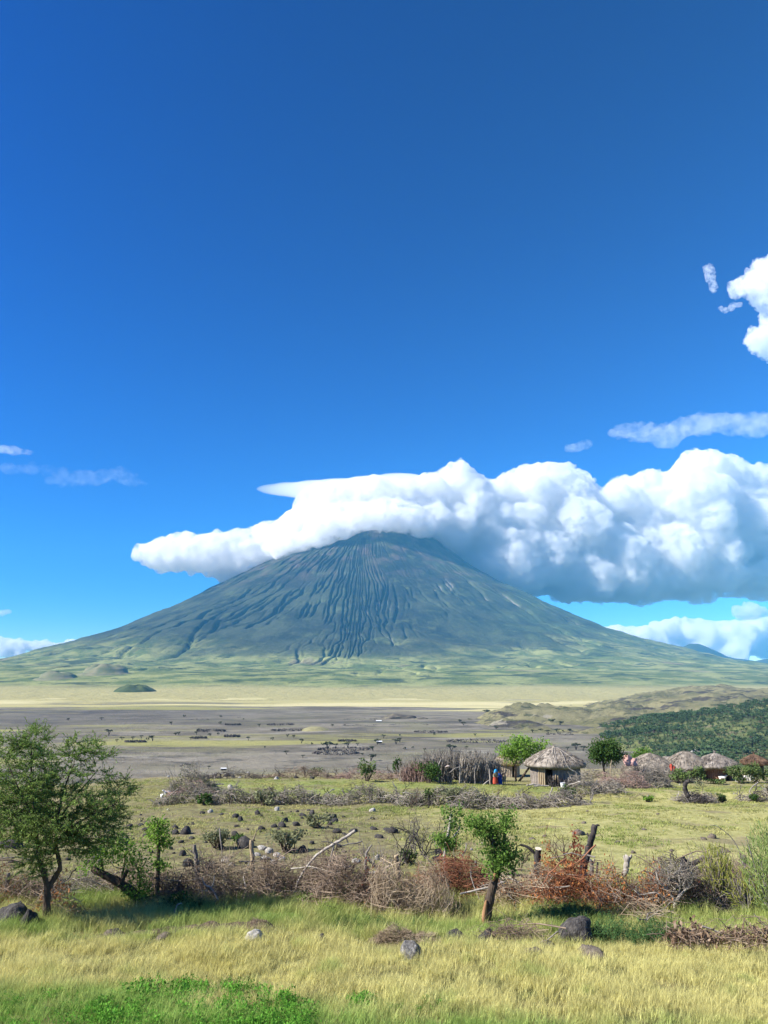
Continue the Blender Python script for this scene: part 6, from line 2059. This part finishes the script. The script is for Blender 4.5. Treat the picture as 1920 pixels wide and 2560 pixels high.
        o = dead_bush_mesh(sd, h, sp, n0, 3, .028).build('dead_bush', m, None, gp(x, y))
        tag(o, lab, 'bush')
    # the curved stump
    pole('dead_stump', [(1720, 2022), (1722, 1996), (1714, 1978), (1712, 1962), (1723, 1952)], 50.4, .16, .13, M_CHAR, 'black curved stump like a crook in the right hand field', 'stump', base=on(1720, 50.4))
    ln = [(poly([(1743, 2014), (1752, 1992), (1757, 1968)], 50.2), .03, .015)]
    make_tree('thin_sapling', 'thin sapling with a few leaves right of the curved stump', 'tree', on(1743, 50.2), ln, [E(1752, 1960, 20, 8, 50.2, .3), E(1742, 1952, 10, 5, 50.2, .2)], 22, rng, M_LEAF['grey'], .12, 8, .14, M_TAN)

    # ---- shrubs
    S = [('dark green shrub before the left part of the stick fence', 1068, 1966, 72, 50, 67.4, 'dark', 700), ('green shrub on the hill edge left of the stick fence', 918, 1964, 42, 52, 70, 'shrub', 420), ('dark conical bush on the hill edge', 994, 1950, 22, 52, 78, 'dark', 300), ('bushy green crown behind the stick fence', 1037, 1918, 46, 24, 90, 'shrub', 300),
         ('yellow green bush on the hill edge at the walled plot', 790, 1945, 40, 18, 82, 'grey', 240), ('green shrub at the foot of the domed hut', 1690, 1956, 62, 32, 72.8, 'shrub', 520), ('bright rounded shrub left of the red mud wall', 1741, 1956, 36, 38, 72.6, 'shrub', 420), ('large green shrub right of the red mud wall', 1846, 1956, 62, 44, 73, 'shrub', 700), ('broad green shrub below the rusty roofed hut', 1885, 1958, 62, 46, 73.4, 'shrub', 700),
         ('low dark shrub under the red mud wall', 1780, 1956, 52, 14, 72.4, 'shrub', 240), ('dark green bush in the low hedge', 515, 2032, 40, 28, 52.2, 'dark', 300), ('green bush in the hedge below the walled plot', 665, 2030, 62, 34, 52, 'grey', 420), ('green shrub in the hedge near the middle', 1075, 2024, 30, 42, 51, 'shrub', 300), ('grey green shrub in the hedge behind the young tree', 1130, 2030, 60, 48, 50, 'grey', 480),
         ('small green shrub in the hedge left of the hut', 1208, 2020, 36, 26, 51, 'shrub', 260), ('dark green shrub in the diagonal hedge below the hut', 1418, 2030, 40, 36, 51.4, 'shrub', 340), ('grey green bush on the rubble behind the brush fence', 722, 2150, 90, 52, 31.5, 'grey', 700), ('grey green bush left of the tan snag post', 555, 2145, 80, 46, 32, 'grey', 560), ('small dark bush behind the tan snag post', 605, 2135, 34, 24, 33, 'dark', 240), ('green bush low in the brush under the white branch', 775, 2262, 50, 38, 22.0, 'shrub', 260),
         ('spiky grey green clump on the field above the white branch', 800, 2090, 60, 36, 37.5, 'grey', 380), ('small green sprout on the earth bank', 1792, 2022, 26, 22, 50.6, 'shrub', 160), ('dark bush at the right end of the earth bank', 1875, 2024, 34, 22, 50.8, 'dark', 240), ('green shrub low in the brush below the white dead shrub', 950, 2262, 60, 30, 23.4, 'shrub', 240),
         ('low green growth behind the leaning trunk', 470, 2280, 90, 40, 21.6, 'dark', 360), ('young bright shoot in the field by the diagonal hedge', 1612, 2032, 22, 18, 51, 'bright', 120), ('small dark bush on the hill edge at left', 412, 1942, 14, 9, 84, 'dark', 100), ('leafy shoots in the black leafless bush', 1022, 2172, 46, 36, 28.6, 'shrub', 160)]
    for lab, x, yb, w, h, d, m, n in S:
        shrub(lab, x, yb, w, h, d, M_LEAF[m], rng, n, leaf=.05 + .0022 * d)


build_village()


# ------------------------------------------------------------------ trees and thorn rings on the plain
def clump_mesh(seed, m, bark, w=1.0, h=1.0, trunk=0.35, n=90, flat=False):
    """A far tree: bark limbs and a broken crown of leaf clumps; unit width and height."""
    rng = np.random.default_rng(seed)
    mb = MB()
    el = []
    for _ in range(7):
        zc = rng.uniform(.62, .84) if flat else rng.uniform(.38, .8)
        el.append((np.array([rng.uniform(-.34, .34), rng.uniform(-.3, .3), zc]), np.array([.22, .2, .09 if flat else .18])))
    c = ell_sample(rng, el, n)
    mb.leaves(c, rng.uniform(.12, .26, n), rng, up=.8 if flat else .2, aspect=.7, m=0)
    if trunk:
        for e in el[:4]:
            mb.tube(np.array([[0, 0, -.05], [e[0][0] * .35, e[0][1] * .35, trunk], e[0]]), [.035, .025, .012], 4, m=1)
    return mb.mesh('far_tree', [m, bark])


def build_plain_things():
    rng = np.random.default_rng(71)
    flat_v = [clump_mesh(900 + k, M_LEAF['plain'], M_CHAR, flat=True) for k in range(5)]
    round_v = [clump_mesh(910 + k, M_LEAF['plain'], M_CHAR, trunk=.2) for k in range(5)]
    T = [(254, 1800, 9), (170, 1801, 7), (460, 1794, 7), (429, 1812, 9), (272, 1838, 17), (305, 1850, 10), (332, 1849, 9), (353, 1846, 10), (382, 1852, 15), (369, 1851, 8), (292, 1855, 9), (438, 1838, 8), (447, 1837, 8), (492, 1837, 10), (525, 1840, 8), (545, 1838, 7), (496, 1827, 7), (221, 1865, 10), (552, 1795, 7), (550, 1810, 7), (477, 1849, 9),
         (521, 1922, 9), (648, 1817, 9), (621, 1851, 11), (681, 1850, 8), (719, 1842, 7), (734, 1844, 8), (754, 1858, 13), (830, 1818, 9), (818, 1875, 24), (839, 1868, 12), (870, 1870, 16), (894, 1864, 9), (933, 1878, 14), (959, 1845, 10), (943, 1861, 17), (1000, 1856, 13), (990, 1861, 16), (1013, 1875, 8), (1031, 1871, 6), (1129, 1880, 23), (1165, 1874, 10), (1188, 1841, 9), (1150, 1808, 11), (1158, 1815, 12), (1241, 1825, 12),
         (716, 1886, 11), (757, 1895, 10), (927, 1903, 20), (902, 1903, 10), (1174, 1889, 13), (1217, 1788, 16), (1313, 1820, 7), (1332, 1833, 11), (1350, 1829, 9), (1371, 1835, 13), (1394, 1834, 14), (1408, 1832, 7), (1424, 1832, 12), (1419, 1876, 10), (1440, 1875, 22), (1458, 1877, 14), (1380, 1812, 18), (1400, 1815, 14), (1330, 1804, 8), (968, 1797, 7), (609, 1800, 5), (780, 1862, 6), (1000, 1840, 5), (1085, 1838, 6), (905, 1888, 7), (662, 1870, 6), (1062, 1876, 6), (1290, 1850, 7)]
    for i, (x, y, w) in enumerate(T):
        p = pl(x, y)
        k = p.y / FPX
        o = bpy.data.objects.new('acacia_tree', (flat_v if w > 8 else round_v)[i % 5])
        link(o)
        W_ = w * k * 1.25
        o.location = (p.x, p.y, p.z - .1)
        o.scale = (W_, W_, W_ * (.72 if w > 8 else .85))
        o.rotation_euler = (0, 0, rng.random() * 6.28)
        tag(o, 'small dark acacia scattered on the grey plain', 'tree', 'dark acacias scattered over the grey plain')
    # rings of piled thorn round cattle pens
    R = [(499, 1801, 42), (582, 1796, 40), (582, 1812, 34), (528, 1827, 64), (338, 1855, 46), (499, 1845, 32), (580, 1841, 36), (722, 1826, 76), (900, 1815, 78), (1022, 1814, 90), (904, 1800, 78), (1077, 1831, 74), (1190, 1854, 130), (868, 1853, 40), (860, 1874, 120), (840, 1884, 100), (700, 1812, 60), (1400, 1838, 60)]
    for i, (x, y, w) in enumerate(R):
        c = pl(x, y)
        k = c.y / FPX
        n = 46
        mb = MB()
        for j in range(n):
            a = j / n * 6.283 + rng.normal(0, .03)
            if rng.random() < .18: continue
            rx = w * k / 2
            q = np.array([rx * math.cos(a), rx * .55 * math.sin(a), 0])
            m = 10
            mb.leaves(q + rng.normal(0, 1, (m, 3)) * [rx * .06, rx * .06, .45] + [0, 0, .55], rng.uniform(1.2, 3.0, m), rng, up=.1, aspect=.5)
        o = empty('thorn_ring', (c.x, c.y, c.z + .1))
        mb.build('brushwood', M_TWIG['dark'], o)['kind'] = 'stuff'
        tag(o, 'ring of dark piled thorn round a pen on the grey plain', 'thorn ring', 'thorn rings round pens on the plain')
    # tiny sheds
    wt = mat('white_sheet', [(.3, (.68, .68, .66)), (.7, (.80, .80, .78))], scale=.3)
    for x, y, w, lab in ((947, 1806, 13, 'tiny white roofed shed by the farther thorn rings'), (948, 1858, 14, 'tiny white shed beside the acacias in the middle of the plain'), (559, 1925, 13, 'dark shed with white roof near the foot of the slope')):
        c = pl(x, y); k = c.y / FPX
        root = empty('shed', c)
        s = w * k
        mb = MB(); mb.box((-s * .45, -s * .25, -.2), (s * .45, s * .25, s * .24)); mb.build('wall', M_CHAR, root)
        mb = MB()
        mb.add([(-s * .52, -s * .32, s * .24), (s * .52, -s * .32, s * .24), (s * .52, s * .32, s * .24), (-s * .52, s * .32, s * .24), (-s * .52, 0, s * .40), (s * .52, 0, s * .40)], [(0, 1, 5, 4), (2, 3, 4, 5), (3, 2, 1, 0)])
        mb.add([(-s * .52, -s * .32, s * .24), (-s * .52, s * .32, s * .24), (-s * .52, 0, s * .40), (s * .52, -s * .32, s * .24), (s * .52, s * .32, s * .24), (s * .52, 0, s * .40)], [(0, 2, 1), (3, 4, 5)])
        mb.build('roof', wt, root)
        tag(root, lab, 'shed')
    # rock outcrop and pale hummock
    for x, y, w, h, m, lab in ((990, 1797, 90, 16, M_ROCK, 'dark rocky outcrop far out on the plain'), (1050, 1799, 40, 9, M_ROCK, 'smaller dark outcrop right of the rocky one')):
        c = pl(x, y); k = c.y / FPX
        o = bpy.data.objects.new('outcrop', rock_mesh(950 + int(x), mat('outcrop_rock', [(.3, (.05, .045, .035)), (.55, (.12, .10, .075)), (.7, (.2, .19, .09))], scale=3), 4))
        link(o); o.location = (c.x, c.y, c.z - h * k * .2); o.scale = (w * k * .55, w * k * .4, h * k * 1.3)
        tag(o, lab, 'rock')
    c = pl(788, 1825); k = c.y / FPX
    q = np.linspace(0, 1, 12)[:, None]; a = np.linspace(0, 6.283, 40, endpoint=False)[None]
    X, Y = q * 38 * k * np.cos(a), q * 55 * k * np.sin(a)
    Z = 9 * k * (1 - q ** 2) ** 1.2 + .6 * fbm(X / 9, Y / 9, octaves=2) * (1 - q) - .3
    o = bpy.data.objects.new('hummock', mesh_from('hummock', np.stack([X, Y, Z], -1).reshape(-1, 3), grid_faces(12, 40, True), mat('hummock_grass', [(.3, (.19, .175, .085)), (.7, (.30, .27, .13))], scale=.2, coords='World'), True))
    link(o); o.location = c
    tag(o, 'low pale grassy mound on the plain', kind='structure')


build_plain_things()


# ------------------------------------------------------------------ bushes on the hillside
def build_thicket():
    rng = np.random.default_rng(83)
    V = BUSHY.reshape(-1, BUSHY.shape[1], 3)
    nr, nc = V.shape[:2]
    pts = []
    for _ in range(20000):
        i, j = rng.random() * (nr - 1.01), rng.random() * (nc - 1.01)
        a, b = int(i), int(j)
        f, g = i - a, j - b
        p = (V[a, b] * (1 - f) + V[a + 1, b] * f) * (1 - g) + (V[a, b + 1] * (1 - f) + V[a + 1, b + 1] * f) * g
        if p[2] < -65.5: continue
        pts.append(p)
    pts = np.array(pts)
    # thin out to an even but clumpy cover
    keep, cell = [], {}
    for q in pts:
        gap = 3.4 + 8.0 * max(0.0, float(vnoise(q[0] / 60, q[1] / 60, seed=99)))
        key = (int(q[0] // 14), int(q[1] // 14))
        ok = True
        for dx in (-1, 0, 1):
            for dy in (-1, 0, 1):
                for o in cell.get((key[0] + dx, key[1] + dy), ()):
                    if (o[0] - q[0]) ** 2 + (o[1] - q[1]) ** 2 < gap * gap: ok = False; break
                if not ok: break
            if not ok: break
        if ok:
            cell.setdefault(key, []).append(q); keep.append(q)
    pts = np.array(keep)
    dep = pts[:, 1] * math.cos(PITCH) + (pts[:, 2] - CZ) * math.sin(PITCH)
    sx = 960 + pts[:, 0] / dep * FPX
    sy = 1280 - (-pts[:, 1] * math.sin(PITCH) + (pts[:, 2] - CZ) * math.cos(PITCH)) / dep * FPX
    sz = 3.4 + 7.5 * rng.random(len(pts)) ** 1.6 + 2.5 * vnoise(pts[:, 0] / 45, pts[:, 1] / 45, seed=98)
    vis = (sx < 1925) & (sy < 1925)
    order = np.argsort(-(sz / dep) * vis)
    var = [clump_mesh(930 + k, M_LEAF['thicket'], M_BARK, trunk=.15, n=80, flat=k % 2 == 0) for k in range(6)]
    ind = order[:300]
    for i, j in enumerate(ind):
        o = bpy.data.objects.new('hill_bush', var[i % 6])
        link(o)
        s = sz[j]
        o.location = tuple(pts[j] + [0, 0, -.25])
        o.scale = (s, s, s * rng.uniform(.5, .75))
        o.rotation_euler = (0, 0, rng.random() * 6.28)
        tag(o, 'dark green bush on the hillside behind the huts', 'bush', 'dark bushes dotting the hillside behind the huts')
    rest = order[300:]
    scatter('thicket', pts[rest] + [0, 0, -.25], rng.random(len(rest)) * 6.28, sz[rest] * .8, [(m, None) for m in var], 'mass of dark bushes covering the upper hillside', tilt=.03)


build_thicket()


# ------------------------------------------------------------------ labels that single out look-alikes
def relabel():
    """Give countable look-alikes a label by their nearest landmark; those nothing tells apart keep the shared one."""
    def px(o):
        v = o.location
        dep = v.y * math.cos(PITCH) + (v.z - CZ) * math.sin(PITCH)
        return 960 + v.x / dep * FPX, 1280 - (-v.y * math.sin(PITCH) + (v.z - CZ) * math.cos(PITCH)) / dep * FPX, max(o.scale) / dep * FPX
    field = [('the tan snag post', 633, 2160), ('the leaning grey post', 490, 2165), ('the slim upright tree', 397, 2130), ('the feathery thorn tree', 115, 2060), ('the long white branch', 840, 2120), ('the black leafless bush', 1000, 2140),
             ('the young pale stemmed tree', 1118, 2090), ('the hedged plot', 640, 2010), ('the tall dry thicket', 480, 2000), ('the spiky grey clump', 800, 2075), ('the burnt leaning trunk', 1470, 2110), ('the bleached stump', 1567, 2155),
             ('the broken burnt stump', 1712, 2165), ('the bent grey post', 1857, 2165), ('the lopped tree', 1240, 2110), ('the earth bank', 1650, 2026), ('the curved black stump', 1720, 1985), ('the stick fence', 1130, 1955), ('the white goats at left', 411, 1990), ('the rubble bush', 722, 2125)]
    plain = [('the rocky outcrop', 990, 1792), ('the pale grassy mound', 788, 1820), ('the farther white shed', 947, 1805), ('the middle white shed', 948, 1857), ('the dark white roofed shed', 559, 1922), ('the stick fence', 1130, 1895), ('the large hut', 1386, 1880),
             ('the bushy hillside', 1445, 1832), ('the thorn tree top', 90, 1830), ('the low cinder hill', 335, 1745), ('the yellow streak at left', 300, 1825), ('the dry thicket', 480, 1915), ('the rocky hill foot', 1200, 1815)]
    order = ['nearest', 'second nearest', 'third nearest', 'fourth nearest', 'fifth nearest', 'sixth nearest', 'seventh nearest', 'eighth nearest', 'ninth nearest']
    for group, noun, lm, minsize in (('black lava stones strewn over the left of the field', 'black lava stone', field, None), ('whitish stones scattered over the field', 'whitish stone', field, None), ('grey brown stones on the right of the field', 'grey brown stone', field, None),
                                     ('stones on the low bank at the hill edge', 'bank stone', [('the tall dry thicket', 480, 1930), ('the brush wall gap', 600, 1944), ('the green edge shrub', 918, 1940), ('the yellow green bush', 790, 1940)], None),
                                     ('thorn rings round pens on the plain', 'dark thorn ring', plain, None), ('dark acacias scattered over the grey plain', 'larger dark acacia', plain, 12.5)):
        objs = [o for o in COL.objects if o.get('group') == group]
        if group.startswith('black lava'): objs = objs[:52]
        rows = {}
        for o in objs:
            x, y, s = px(o)
            if minsize and s < minsize * 1.25: continue
            n, lx, ly = min(lm, key=lambda q: (q[1] - x) ** 2 + ((q[2] - y) * 2) ** 2)
            dx, dy = x - lx, (y - ly) * 2
            side = ('right of' if dx > 0 else 'left of') if abs(dx) >= abs(dy) else ('in front of' if dy > 0 else 'behind')
            rows.setdefault((n, side), []).append((dx * dx + dy * dy, o))
        for (n, side), v in rows.items():
            v.sort(key=lambda q: q[0])
            for i, (_, o) in enumerate(v):
                o['label'] = f'{noun} {side} {n}' if len(v) == 1 else f'{order[min(i, 8)]} {noun} {side} {n}'
    for o in COL.objects:
        if o.get('label') == 'black lava stone lying on the left half of the field': o['label'] = 'little black lava stone among many on the left of the field'
        if o.get('label') == 'small dark acacia scattered on the grey plain': o['label'] = 'tiny dark acacia scattered on the far grey plain'


relabel()
